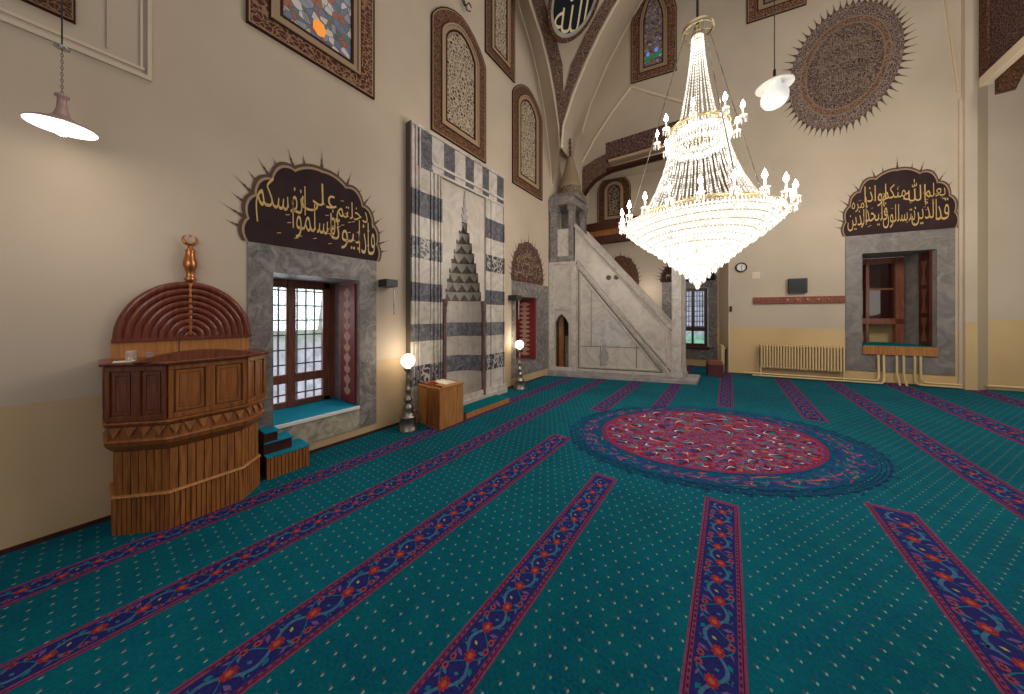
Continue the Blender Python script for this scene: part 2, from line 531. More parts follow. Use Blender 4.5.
# ------------------------------------------------------------------ lettering
AR = {'ا': (0xFE8D, 2), 'أ': (0xFE83, 2), 'إ': (0xFE87, 2), 'ب': (0xFE8F, 4), 'ت': (0xFE95, 4), 'ث': (0xFE99, 4), 'ج': (0xFE9D, 4), 'ح': (0xFEA1, 4),
      'خ': (0xFEA5, 4), 'د': (0xFEA9, 2), 'ذ': (0xFEAB, 2), 'ر': (0xFEAD, 2), 'ز': (0xFEAF, 2), 'س': (0xFEB1, 4), 'ش': (0xFEB5, 4), 'ص': (0xFEB9, 4),
      'ع': (0xFEC9, 4), 'ف': (0xFED1, 4), 'ق': (0xFED5, 4), 'ك': (0xFED9, 4), 'ل': (0xFEDD, 4), 'م': (0xFEE1, 4), 'ن': (0xFEE5, 4), 'ه': (0xFEE9, 4),
      'و': (0xFEED, 2), 'ى': (0xFEEF, 2), 'ي': (0xFEF1, 4), 'ط': (0xFEC1, 4)}


def shape(text):
    out = []
    for w in text.split():
        if w == 'الله':
            out.append('\uFDF2'); continue
        g = []
        for i, ch in enumerate(w):
            if ch not in AR:
                continue
            b, n = AR[ch]
            pj = i > 0 and AR[w[i - 1]][1] == 4
            nj = i < len(w) - 1 and n == 4
            g.append(chr(b + (3 if pj and nj else 2 if nj else 1 if pj else 0)))
        out.append(''.join(reversed(g)))
    return ' '.join(reversed(out))


def letters(mb, text, u0, u1, z0, z1, n, mi=0, bold=.012, arc=0.0, n_side=None):
    c = bpy.data.curves.new('t', 'FONT'); c.body = text; c.offset = bold; c.resolution_u = 3
    o = bpy.data.objects.new('t', c); COL.objects.link(o)
    bpy.context.view_layer.update()
    me = bpy.data.meshes.new_from_object(o.evaluated_get(bpy.context.evaluated_depsgraph_get()))
    xs = [v.co.x for v in me.vertices]; ys = [v.co.y for v in me.vertices]
    ax, bx, ay, by = min(xs), max(xs), min(ys), max(ys)
    pts = []
    for v in me.vertices:
        s = (v.co.x - ax) / (bx - ax); q = (v.co.y - ay) / (by - ay)
        pts.append((u0 + s * (u1 - u0), n, z0 + q * (z1 - z0) + arc * (1 - (2 * s - 1) ** 2)))
    mb.add(pts, [tuple(p.vertices) for p in me.polygons], mi)
    bpy.data.objects.remove(o); bpy.data.curves.remove(c); bpy.data.meshes.remove(me)
    return mb


# ------------------------------------------------------------------ planes of the building
XW = -4.2
FL = Fr((XW, 0, 0), (0, 1, 0), (1, 0, 0))
FRT = across(850, 381.5, -150)
FB = across(700, 366, -150)
FM = across(620, 379.5, -400)
FM.n = V((0, -1, 0))                     # the minbar's ends follow the qibla wall
# ------------------------------------------------------------------ window 1 numbers (marble-lined window beside the pulpit)
w1 = dict(u0=FL.U(273), u1=FL.U(359), zs=FL.Z(300, 420), zt=FL.Z(316, 276.5), o0=FL.U(247.3), o1=FL.U(376), ot=FL.Z(310, 251.5), ob=FL.Z(345, 432))
w2 = dict(u0=FL.U(515.5), u1=FL.U(537), zs=FL.Z(527, 362), zt=FL.Z(527, 297), o0=FL.U(511.5), o1=FL.U(547.8), ot=FL.Z(527, 283), ob=FL.Z(527, 374))
mi_d = .13
mih = dict(u0=FL.U(410.7, mi_d), u1=FL.U(504.6, mi_d), z1=(FL.Z(410.7, 122.7, mi_d) + FL.Z(504.6, 175.7, mi_d)) / 2)
mih['c'] = FL.U(465.5, mi_d); mih['r'] = (FL.U(482, mi_d) - FL.U(446, mi_d)) / 2
corner_u = FRT.o.y + (XW - FRT.o.x) / FRT.u.x * FRT.u.y      # where the qibla wall meets the far wall
WT = 13.0

# ------------------------------------------------------------------ floor
XL = [(-2.64, -2.485), (-2.085, -1.915), (-1.485, -1.285), (-.853, -.68), (-.133, .053), (.72, .945)]
mbf = MB()
mats_f = ['carpet', 'c_navy', 'c_rose', 'c_rose2', 'c_sky', 'c_red', 'c_orange', 'c_teal', 'c_lilac', 'med_field', 'med_ring', 'med_wine', 'c_wine', 'c_wine2',
          'c_ivory', 'c_blue', 'c_sea', 'c_pink', 'c_navy2', 'c_ochre']
FI = {k: i for i, k in enumerate(mats_f)}
mbf.quad((XW, -5, 0), (9, -5, 0), (9, 16, 0), (XW, 16, 0), 0)
KS = FPX * HC / (FPX * cos(TH) + (XV - 512) * sin(TH))


def stripe(x0, x1, ya, yb):
    w = x1 - x0; c = (x0 + x1) / 2

    def q(a, b, y0, y1, z, k):
        mbf.quad((a, y0, z), (b, y0, z), (b, y1, z), (a, y1, z), FI[k])
    q(x0, x1, ya, yb, .002, 'c_rose')
    q(x0 + .05 * w, x1 - .05 * w, ya + .02, yb - .02, .003, 'c_wine')
    q(x0 + .075 * w, x1 - .075 * w, ya + .03, yb - .03, .0035, 'c_rose')
    q(x0 + .14 * w, x1 - .14 * w, ya + .05, yb - .05, .004, 'c_navy')
    # little dark beads along the edge bands
    y = ya + .03
    while y < yb - .05 and y < 6:
        if y < .3:
            y += .036; continue
        for e in (x0 + .107 * w, x1 - .107 * w):
            q(e - .02 * w, e + .02 * w, y, y + .018, .0042, 'c_wine')
        y += .036
    per = w * 1.3; A = w * .2; k = 0
    y = ya + .07
    pts = []
    while y < yb - .07:
        pts.append((c + A * sin(2 * pi * y / per), y)); y += per / 12
    t = .009 * w / .25
    for (a, ya_), (b, yb_) in zip(pts, pts[1:]):
        mbf.quad((a - t, ya_, .0046), (a + t, ya_, .0046), (b + t, yb_, .0046), (b - t, yb_, .0046), FI['c_sky'])

    q2 = [(c - 1.5 * A * sin(2 * pi * (y_ + .0) / per + .5), y_) for _, y_ in pts]
    for (a, ya_), (b, yb_) in zip(q2, q2[1:]):
        mbf.quad((a - t * .45, ya_, .0044), (a + t * .45, ya_, .0044), (b + t * .45, yb_, .0044), (b - t * .45, yb_, .0044), FI['c_teal'])

    def flower(x, y, r, k1, k2, n=9):
        vs = []
        for i in range(2 * n):
            rr = r if i % 2 == 0 else r * .78
            vs.append((x + rr * cos(pi * i / n), y + 1.15 * rr * sin(pi * i / n), .0052))
        mbf.add(vs, [tuple(range(2 * n))], FI[k1])
        for i in range(n):
            a = 2 * pi * (i + .5) / n; ca, sa = cos(a), 1.15 * sin(a)
            mbf.add([(x + r * .4 * ca, y + r * .4 * sa, .0055), (x + r * .78 * ca - r * .05 * sa, y + r * .78 * sa + r * .05 * ca, .0055), (x + r * .78 * ca + r * .05 * sa, y + r * .78 * sa - r * .05 * ca, .0055)], [(0, 1, 2)], FI['c_wine'])
        mbf.add([(x + r * .42 * cos(2 * pi * i / 7), y + r * .45 * sin(2 * pi * i / 7), .0056) for i in range(7)], [tuple(range(7))], FI[k2])

    def leaf(x, y, dx, dy, h, k1):
        mbf.add([(x, y, .005), (x + dx * .5 - dy * h, y + dy * .5 + dx * h, .005), (x + dx, y + dy, .005), (x + dx * .5 + dy * h, y + dy * .5 - dx * h, .005)], [(0, 1, 2, 3)], FI[k1])
    n0 = int((ya + .1) / (per / 2)); n1 = int((yb - .1) / (per / 2))
    for i in range(n0 + 1, n1 + 1):
        y = i * per / 2; sgn = 1 if i % 2 else -1
        flower(c + sgn * w * .04, y + per * .02, w * .125, 'c_red', 'c_orange')
        flower(c - sgn * w * .24, y - per * .14, w * .075, 'c_rose2', 'c_wine')
        flower(c + sgn * w * .26, y + per * .2, w * .075, 'c_rose2', 'c_wine')
        leaf(c + sgn * w * .12, y + per * .12, sgn * w * .17, per * .05, .22, 'c_sky')
        leaf(c - sgn * w * .1, y - per * .06, -sgn * w * .2, per * .06, .2, 'c_lilac')
        leaf(c - sgn * w * .14, y + per * .1, -sgn * w * .16, per * .08, .2, 'c_sky')
        leaf(c + sgn * w * .2, y - per * .1, sgn * w * .08, -per * .1, .3, 'c_teal')
        leaf(c - sgn * w * .28, y + per * .1, sgn * w * .1, per * .1, .14, 'c_sky'); leaf(c + sgn * w * .3, y - per * .02, -sgn * w * .06, per * .12, .16, 'c_lilac'); leaf(c - sgn * w * .3, y - per * .02, sgn * w * .05, -per * .08, .2, 'c_rose')
        leaf(c + sgn * w * .02, y + per * .2, -sgn * w * .1, per * .04, .3, 'c_ochre' if i % 2 else 'c_sky')


def ycut(s, y):
    """Distance along the room at which the stripe of slope s is seen on image row y."""
    return floor_at(XV + s * (y - Y0), y).y


YE = 13.5
for i, (a, b) in enumerate(XL):
    x0, x1 = a * KS, b * KS; m = (a + b) / 2
    if i < 2:
        stripe(x0, x1, -4.5, YE)
    elif i == 2:
        stripe(x0, x1, -4.5, ycut(m, 436)); stripe(x0, x1, ycut(m, 411), YE)
    elif i == 3:
        stripe(x0, x1, -4.5, ycut(m, 476)); stripe(x0, x1, ycut(m, 409), YE)
    elif i == 4:
        stripe(x0, x1, -4.5, ycut(m, 501)); stripe(x0, x1, ycut(m, 407), YE)
    else:
        stripe(x0, x1, -4.5, ycut(m, 508)); stripe(x0, x1, ycut(m, 421), YE)
stripe(1.44 * KS, 1.66 * KS, -4.5, YE); stripe(2.27 * KS, 2.55 * KS, -4.5, YE); stripe(3.2 * KS, 3.45 * KS, -4.5, YE)


# the round medallion: an outer and an inner curve on the carpet, everything else laid between them
def med_in(t):
    return floor_at(716 + 115.5 * cos(t), 443.3 + 32.3 * sin(t + .39))


def med_out(t):
    return floor_at(732.4 + 163.4 * cos(t), 452.2 + 45.6 * sin(t + .43))


NM = 96
CI = sum((med_in(2 * pi * i / NM) for i in range(NM)), V((0, 0, 0))) / NM


def med(t, r):
    """r from 0 at the centre to 1 at the red field's rim and 2 at the outer rim."""
    t = 2 * pi * t
    a = med_in(t)
    return CI.lerp(a, r) if r <= 1 else a.lerp(med_out(t), r - 1)


def med_ring(r0, r1, z, k, scal=0.0, n=16):
    vs = []
    for i in range(NM * 2):
        t = i / (NM * 2)
        rr = r1 + scal * abs(sin(pi * n * t))
        p, q = med(t, r0), med(t, rr)
        vs += [(p.x, p.y, z), (q.x, q.y, z)]
    n2 = NM * 2
    mbf.add(vs, [(2 * i, 2 * i + 1, (2 * i + 3) % (2 * n2), (2 * i + 2) % (2 * n2)) for i in range(n2)], FI[k])


def med_leaf(t, r, dt, dr, fat, k, z=.0085, bend=0.0):
    pts = []
    for i in range(9):
        s = i / 8
        pts.append((t + dt * s, r + dr * s + bend * sin(pi * s), fat * sin(pi * s) ** .8))
    up = [med(a, max(0, b + c)) for a, b, c in pts]; dn = [med(a, max(0, b - c)) for a, b, c in pts]
    poly = up + dn[::-1][1:-1]
    mbf.add([(p.x, p.y, z) for p in poly], [tuple(range(len(poly)))], FI[k])


med_ring(1.0, 1.66, .0058, 'med_field', .1, 36)
med_ring(1.08, 1.6, .0062, 'med_ring', .06, 30)
for r in (1.72, 1.79, 1.86, 1.93):
    med_ring(r, r + .018, .0066, 'c_navy2' if r > 1.75 else 'c_blue')
for i in range(48):
    t = i / 48
    med_leaf(t, 1.2, .012, .3, .03, ('c_sky', 'c_pink', 'c_teal')[i % 3], .007, .05)
    med_leaf(t + .004, 1.56, .014, -.12, .035, ('c_rose', 'c_navy', 'c_orange', 'c_blue')[i % 4], .0072)
    med_leaf(t, 1.98, .01, -.05, .03, 'c_navy2', .0074)
    if i % 2: med_leaf(t, 2.0, .008, .07, .02, 'c_navy2', .0074, .03)
    med_leaf(t, 1.34, .016, .02, .025, ('c_rose2', 'c_lilac')[i % 2], .0074, .03)
    med_leaf(t + .008, 1.42, .01, .2, .02, ('c_blue', 'c_sea')[i % 2], .0076)
for i in range(230):
    med_leaf(random.random(), random.uniform(1.1, 1.68), random.uniform(.004, .02), random.uniform(-.1, .1), random.uniform(.015, .04), random.choice(('c_rose', 'c_navy2', 'c_blue', 'c_sea', 'c_orange', 'c_lilac', 'c_teal')), .0077 - .0004 * random.random(), random.uniform(-.04, .04))
med_ring(0, 1.0, .0078, 'med_wine')
med_ring(.955, 1.0, .008, 'c_blue'); med_ring(.965, .985, .0082, 'c_wine2'); med_ring(.9, .93, .008, 'c_wine2')
for ring_r, n, kk in ((.84, 28, 0), (.66, 20, 1), (.47, 14, 0), (.28, 9, 1)):
    for i in range(n):
        t = i / n + random.uniform(-.006, .006); u = 1.0 / n
        med_leaf(t, ring_r - .05, u * .5, .1, .055, 'c_wine2' if (i + kk) % 2 else 'c_wine', .0083, .03)
        med_leaf(t + u * .3, ring_r + .06, u * .55, -.1, .05, 'c_sea' if i % 2 else 'c_blue', .0085, -.02)
        med_leaf(t + u * .1, ring_r + .02, u * random.uniform(.35, .6), random.choice((-.05, .05)), .011, 'c_ivory', .0092, random.choice((-.05, .05)))
        med_leaf(t + u * .5, ring_r - .07, u * .3, .05, .02, 'c_pink', .009, .02)
        med_leaf(t + u * .75, ring_r, u * .35, .07, .03, 'c_lilac' if i % 5 else 'c_orange', .0088, .03)
        med_leaf(t + u * .2, ring_r - .09, u * .8, .02, .012, 'c_rose2', .009, .05)
for i in range(8):
    med_leaf(i / 8, .03, .05, .17, .03, 'c_rose' if i % 2 else 'c_blue', .0086)
structure('floor', mb=mbf, mats=mats_f)

# ------------------------------------------------------------------ qibla wall and its trims
holes_l = [(w1['u0'], w1['u1'], w1['zs'], w1['zt']), (w2['u0'], w2['u1'], w2['zs'], w2['zt']),
           (mih['c'] - mih['r'] - .02, mih['c'] + mih['r'] + .02, 0, 3.6)]
mb = MB(FL)
wall_rects(mb, -5, corner_u + .6, 0, WT, holes_l, 1.05, 1, 0)
structure('wall_left', mb=mb, mats=['plaster', 'dado_l'])
mb = MB(FL)
for a, b in ((-5, mih['u0'] - .02), (mih['u1'] + .02, FL.U(545))):
    mb.box(a, b, .002, .014, 0, .035)
structure('baseboard_left', mb=mb, mats=['wood_dark'])
# plaster moulding that frames the upper field
zb = FL.Z(149, 79); zc = FL.Z(149, 73); ue = FL.U(150)
mb = MB(FL)
mb.box(-4, ue + .01, 0, .025, zb - .02, zb + .015); mb.box(-4, ue - .03, 0, .012, zb + .05, zb + .075); mb.box(ue - .015, ue + .01, 0, .025, zb + .015, WT)
mb.box(ue - .055, ue - .04, 0, .012, zb + .075, WT)
mb.box(FL.U(107), FL.U(108), 0, .012, FL.Z(107, 48), WT)
structure('trim_1', mb=mb, mats=['plaster_l'])


def upper_window(num, fr, u0, u1, z0, z1, kind, bw, fill, border='border', rise=None, extra=None):
    """Plaster-tracery window set in a painted frame."""
    root = structure('window_%d' % num, fr.P((u0 + u1) / 2, 0, z0))
    A = lambda i: arch(u0 + i, u1 - i, z0 + i, z1 - i, kind, None if rise is None else max(.05, rise - i * .6))
    mb = MB(fr); mb.band(A(0), A(bw * .08), .004, .035, 1); mb.band(A(bw * .08), A(bw * .14), .004, .03, 2)
    mb.band(A(bw * .14), A(bw * .8), .004, .028, 0); mb.band(A(bw * .8), A(bw * .88), .004, .034, 1); mb.band(A(bw * .88), A(bw), .004, .05, 2)
    obj('frame', mb, [border, 'brown_line', 'tan_line'], root)
    mb = MB(fr); mb.band(A(bw), A(bw * 1.25), .004, .03, 0); mb.band(A(bw * 1.25), A(bw * 1.36), .004, .036, 1)
    obj('inner_frame', mb, ['tan_line', 'brown_line'], root)
    p = A(bw * 1.3); mb = MB(fr); mb.add([(u, .012, z) for u, z in p], [tuple(range(len(p)))])
    obj('pane', mb, [fill], root)
    if extra:
        extra(root)
    return root


def spot(fr, u, z, r, n, k=7, sz=1.3):
    mb = MB(fr); mb.add([(u + r * cos(2 * pi * i / k), n, z + sz * r * sin(2 * pi * i / k)) for i in range(k)], [tuple(range(k))])
    return mb


def ex3(root):
    u, z = FL.pix(319, 29)
    obj('glass_blossom', spot(FL, u, z, .08, .016), ['glass_orange'], root)['label'] = 'orange glass blossom'


u0, z0 = FL.pix(245.5, 22.6); u1, z1 = FL.pix(373.5, 100.3)
upper_window(3, FL, u0, u1, (z0 + z1) / 2, (z0 + z1) / 2 + 4.2, 'rect', .24, 'glass_a', 'border_big', extra=ex3)
u0 = FL.U(430.5); u1 = FL.U(485); zb_ = (FL.Z(431, 131) + FL.Z(484.7, 163)) / 2; zsp = FL.Z(430.5, 15)
upper_window(4, FL, u0, u1, zb_, zsp + (u1 - u0) * .38, 'pointed', .26, 'tracery', rise=(u1 - u0) * .38)
u0 = FL.U(484.5); u1 = FL.U(514); zb_ = (FL.Z(484.5, 53) + FL.Z(513.8, 82)) / 2
upper_window(5, FL, u0, u1, zb_, zb_ + 4.5, 'pointed', .24, 'tracery', rise=.5)
u0 = FL.U(511.8); u1 = FL.U(541.5); zb_ = (FL.Z(511.5, 184) + FL.Z(541.7, 200)) / 2; zsp = FL.Z(512, 92)
upper_window(6, FL, u0, u1, zb_, zsp + (u1 - u0) * .36, 'pointed', .26, 'tracery', rise=(u1 - u0) * .36)
u1, z1 = FL.pix(75.7, 25)
upper_window(7, FL, u1 - 1.3, u1, z1, z1 + 2.5, 'rect', .12, 'tracery_dark', 'border')


# ------------------------------------------------------------------ painted inscriptions over the windows
def cusped(w, h, m=10):
    """Scalloped arch from bottom left over the apex to bottom right: four bulging lobes a side and an ogee tip. Also the cusp places."""
    cusp = [(1.0, 0.0), (.985, .24), (.90, .50), (.70, .72), (.40, .90), (0.0, 1.0)]
    side = []; 
    for (a, b), (c, d) in zip(cusp, cusp[1:]):
        dx, dz = c - a, d - b; ln = sqrt(dx * dx + dz * dz)
        nx, nz = dz / ln, -dx / ln
        bulge = .27 * ln if c > .01 else .04
        for i in range(m):
            s = i / m; k = sin(pi * s) ** .75 * bulge
            side.append((a + dx * s + nx * k * .8, b + dz * s + nz * k))
    side.append((0, 1.0))
    L = [(-x * w, z * h) for x, z in side]; R = [(x * w, z * h) for x, z in side[::-1][1:]]
    return L + R, cusp


def inscription(fr, u0, u1, zb, h, rows, label, bottom=.9, small=False, spikes=True, tex=None, umin=-99, umax=99, bold=-.006, ink='gold'):
    c = (u0 + u1) / 2; w = (u1 - u0) / 2
    root = thing('painted_inscription', label, 'inscription', fr.P(c, .004, zb))
    O, cusp = cusped(1, 1)
    T = lambda sx, sz, dz=0: [(c + x * w * sx, zb + dz + z * h * sz) for x, z in O]
    d = .05 / w
    mb = MB(fr); mb.prism(T(1, 1), .004, .012, 0)
    if not small:
        mb.band(T(1 - d * .55, 1 - d * .55), T(1 - d * .95, 1 - d * .95), .012, .018, 1, False)
    obj('painted_border', mb, ['needle', 'tan_line'], root)
    mb = MB(fr); p = T(1 - d, 1 - d); mb.prism(p, .012, .016, 0)
    obj('painted_field', mb, [tex or 'ink'], root)
    if rows:
        mb = MB(fr)
        for txt, a, b, z0, z1, arc in rows:
            letters(mb, shape(txt), c + a * w, c + b * w, zb + (.02 + z0 * .94) * h, zb + (.02 + z1 * .94) * h, .021, 0, bold, arc * h)
        rg = random.Random(int(abs(u0) * 1000))
        for k in range(0 if small else 26):                         # short vowel strokes of the script
            a = rg.uniform(-.72, .8); q = rg.uniform(.1, .8 - .35 * abs(a))
            mb.bar((c + a * w - .02, .0205, zb + q * h), (c + a * w + .02, .0205, zb + q * h + .012), .008, .0008)
        obj('lettering', mb, [ink], root)['label'] = 'gold lettering' if not small else 'tan lettering'
    if spikes:

        def needle(x, z, dx, dz, L, k):
            ln = sqrt(dx * dx + dz * dz); dx, dz = dx / ln, dz / ln
            P = lambda s, t: (c + x * w + dx * s * L - dz * t, .008, zb + z * h + dz * s * L + dx * t)
            mb = MB(fr); mb.add([P(0, -.02 * k), P(.18, -.013 * k), P(.26, -.006 * k), P(.36, -.011 * k), P(.46, -.004 * k), P(1, 0), P(.46, .004 * k), P(.36, .011 * k), P(.26, .006 * k), P(.18, .013 * k), P(0, .02 * k)], [tuple(range(11))])
            if all(umin < q[0] < umax for q in (P(1, 0), P(0, .03 * k), P(0, -.03 * k))):
                obj('painted_ray', mb, ['needle'], root)
        k = w / .75 if not small else w / .55
        for x, z in cusp[1:]:
            for s in ((-1, 1) if x > 0 else (1,)):
                needle(s * x, z, s * x * w * 1.15, (.18 + z) * h, .21 * k if x > 0 else .24 * k, k)
        for (a, b), (c2, d2) in zip(cusp, cusp[1:]):
            for s in (-1, 1):
                needle(s * ((a + c2) / 2 + .05), (b + d2) / 2 + .02, s * (a + c2) * w * .6, (.18 + (b + d2) / 2) * h, .13 * k, k * .7)
    return root


zi = (FL.Z(247, 241) + FL.Z(378, 262)) / 2
inscription(FL, FL.U(242), FL.U(379), zi + .004, FL.Z(318, 167) - zi,
            [('فاذا', .6, .9, .05, .5, .0), ('دخلتم', .22, .76, .36, .72, .0), ('بيوتا', .12, .62, .07, .5, .0), ('فسلموا', -.42, .2, .1, .56, .0), ('على', -.3, .22, .46, .84, .0), ('انفسكم', -.86, -.24, .2, .74, .0)],
            'scalloped dark painted arch with gold script over the sunny casement window')
zi = (FL.Z(512, 281) + FL.Z(541.5, 285)) / 2
inscription(FL, FL.U(511.6), FL.U(542.5), zi + .004, FL.Z(526, 242) - zi,
            [('قل ان صلاتي ونسكي', -.85, .85, .06, .4, 0), ('ومحياي ومماتي لله', -.75, .75, .32, .64, 0), ('رب العالمين', -.5, .5, .55, .85, 0)],
            'brown scalloped painted arch over the red-shuttered window next to the minbar', small=True, tex='paint_dark', ink='tan_line', bold=-.006)

# ------------------------------------------------------------------ window 1
def back_depth(fr, u, xt):
    lo, hi = 0.0, 3.0
    for _ in range(40):
        md = (lo + hi) / 2; p = fr.P(u, -md, 1) - EYE
        x = 512 + FPX * p.dot(CR) / p.dot(CF)
        if x > xt: lo = md
        else: hi = md
    return (lo + hi) / 2


def surround(mb, d, front=.012, mi=0):
    """Flat marble lining around a window opening."""
    for a, b, z0, z1 in ((d['o0'], d['u0'], d['ob'], d['ot']), (d['u1'], d['o1'], d['ob'], d['ot']), (d['u0'], d['u1'], d['zt'], d['ot']), (d['u0'], d['u1'], d['ob'], d['zs'])):
        mb.box(a, b, .003, front, z0, z1, mi if z0 != d['ob'] or z1 == d['ot'] else mi + 1)


D1 = back_depth(FL, w1['u1'], 333)
root = structure('window_1', FL.P((w1['u0'] + w1['u1']) / 2, 0, w1['ob']))
mb = MB(FL); surround(mb, w1); obj('marble_surround', mb, ['stone', 'stone_light'], root)
mb = MB(FL); u0, u1, zs, zt = w1['u0'], w1['u1'], w1['zs'], w1['zt']
mb.quad((u0, .01, zs), (u0, -D1, zs), (u0, -D1, zt), (u0, .01, zt)); mb.quad((u1, .01, zs), (u1, -D1, zs), (u1, -D1, zt), (u1, .01, zt)); mb.quad((u0, .01, zt), (u1, .01, zt), (u1, -D1, zt), (u0, -D1, zt))
obj('reveal', mb, ['reveal'], root)
mb = MB(FL); mb.box(u0, u1, -D1, .016, zs - .03, zs, 0); mb.box(u0, u1, .004, .03, zs - .035, zs + .004, 1)
obj('sill', mb, ['carpet_top_lit', 'white'], root)['label'] = 'blue carpeted sill with white edge'
fd = -D1 + .08; zm = FL.Z(290, 378.5, fd); um = FL.U(291, fd); ur = FL.U(330, fd)
mb = MB(FL); ft = .06
mb.box(u0, ur, fd - .05, fd, zt - .09, zt); mb.box(u0, ur, fd - .05, fd, zs, zs + .06)
mb.box(u0, u0 + .03, fd - .05, fd, zs, zt); mb.box(ur - .085, ur, fd - .05, fd, zs, zt); mb.box(ur - .05, u1, fd - .05, fd - .02, zs, zt)
mb.box(um - .04, um + .04, fd - .05, fd + .012, zs, zt); mb.box(u0, ur, fd - .05, fd + .004, zm - .04, zm + .04)
for a, b in ((u0 + .03, um - .04), (um + .04, ur - .085)):
    for c, d in ((zs + .06, zm - .04), (zm + .04, zt - .09)):
        mb.band([(a, c), (a, d), (b, d), (b, c)], [(a + .015, c + .02), (a + .015, d - .02), (b - .015, d - .02), (b - .015, c + .02)], fd - .04, fd + .008)
obj('casement', mb, ['wood_frame'], root, bevel=.004)
mb = MB(FL); mb.quad((u0, fd - .03, zs), (ur, fd - .03, zs), (ur, fd - .03, zt), (u0, fd - .03, zt)); obj('pane', mb, ['pane'], root)
mb = MB(FL)
gz = fd - .09
for i in range(9):
    u = u0 + .06 + i * (u1 - u0 - .1) / 8
    mb.box(u - .009, u + .009, gz - .018, gz, zs, zt)
for i in range(8):
    z = zs + .16 + i * (zt - zs - .3) / 7
    mb.box(u0, u1, gz - .018, gz + .004, z - .009, z + .009)
obj('iron_grille', mb, ['iron'], root)
sh0 = back_depth(FL, u1 - .03, 340.5); sh1 = back_depth(FL, u1 - .03, 354.5)
mb = MB(FL); mb.box(u1 - .03, u1 - .004, -sh0, -sh1, zs + .02, zt - .04)
sh = obj('shutter', mb, ['shutter_plain'], root)
mb = MB(FL); nm = -(sh0 + sh1) / 2; hw = (sh0 - sh1) / 2
for k in range(5):                                  # cream baluster motifs painted on the shutter
    z = zs + .12 + k * (zt - zs - .2) / 5; L = (zt - zs - .2) / 5
    prof = [(0, .1), (.12, .5), (.25, .62), (.36, .2), (.5, .16), (.62, .5), (.75, .66), (.88, .3), (.97, .08)]
    pts = [(u1 - .033, nm + hw * .75 * r, z + s * L) for s, r in prof] + [(u1 - .033, nm - hw * .75 * r, z + s * L) for s, r in prof[::-1]]
    mb.add(pts, [tuple(range(len(pts)))])
obj('painted_motif', mb, ['motif'], sh)
mb = MB(FL); mb.quad((u0 - 3.5, -2.6, zs - 1.2), (u1 + 5, -2.6, zs - 1.2), (u1 + 5, -2.6, zt + 1.6), (u0 - 3.5, -2.6, zt + 1.6))
structure('exterior_view', mb=mb, mats=['outside'])

# ------------------------------------------------------------------ window 2 (red shutter)
root = structure('window_2', FL.P((w2['u0'] + w2['u1']) / 2, 0, w2['ob']))
mb = MB(FL); surround(mb, w2); obj('marble_surround', mb, ['stone', 'stone'], root)
u0, u1, zs, zt = w2['u0'], w2['u1'], w2['zs'], w2['zt']; D2 = .75
mb = MB(FL)
mb.quad((u0, .01, zs), (u0, -D2, zs), (u0, -D2, zt), (u0, .01, zt)); mb.quad((u1, .01, zs), (u1, -D2, zs), (u1, -D2, zt), (u1, .01, zt)); mb.quad((u0, .01, zt), (u1, .01, zt), (u1, -D2, zt), (u0, -D2, zt))
mb.quad((u0, -D2, zs), (u1, -D2, zs), (u1, -D2, zt), (u0, -D2, zt))
obj('reveal', mb, ['reveal'], root)
mb = MB(FL); mb.box(u0, u1, -D2, .014, zs - .03, zs); obj('sill', mb, ['stone'], root)
mb = MB(FL); mb.box(u1 - .04, u1 - .004, -D2 + .02, -.03, zs + .03, zt - .03); sh = obj('shutter', mb, ['shutter_plain'], root)
mb = MB(FL)
for k in range(6):
    z = zs + .1 + k * (zt - zs - .2) / 6; L = (zt - zs - .2) / 6
    prof = [(0, .1), (.12, .5), (.25, .62), (.36, .2), (.5, .16), (.62, .5), (.75, .66), (.88, .3), (.97, .08)]
    pts = [(u1 - .044, -D2 / 2 + .28 * r, z + s * L) for s, r in prof] + [(u1 - .044, -D2 / 2 - .28 * r, z + s * L) for s, r in prof[::-1]]
    mb.add(pts, [tuple(range(len(pts)))])
obj('painted_motif', mb, ['motif'], sh)

# ------------------------------------------------------------------ preaching pulpit
cs = [floor_at(112, 536.5), floor_at(169, 529.7), floor_at(243, 499.6), floor_at(260, 484.5)]
yc = (cs[0].y + cs[3].y) / 2


def plan(s, z, inset=.006):
    pts = [V((XW + inset, yc + (cs[0].y - yc) * s, z))]
    for c in cs:
        pts.append(V((XW + (c.x - XW) * s, yc + (c.y - yc) * s, z)))
    pts.append(V((XW + inset, yc + (cs[3].y - yc) * s, z)))
    return pts


root = thing('preaching_pulpit', 'tall panelled wooden preaching pulpit with ribbed arch back against the wall', 'pulpit', (XW + .3, yc, 0))


def faces_of(s):
    p = plan(s, 0)
    for a, b in zip(p[:-1], p[1:]):
        u = (b - a).normalized(); yield Fr(a, u, V((u.y, -u.x, 0))), (b - a).length


def slats(s, z0, z1, step, name):
    mb = MB(); mb.loft([plan(s - .012, z0), plan(s - .012, z1)], 1)
    for fr, L in faces_of(s):
        k = max(2, round(L / step))
        for i in range(k):
            a, b = L * i / k + .003, L * (i + 1) / k - .003
            q = MB(fr); q.box(a, b, -.012, 0, z0, z1); mb.add(q.v, q.f, 0, False, True)
    return obj(name, mb, ['wood_slat', 'wood_dark'], root)


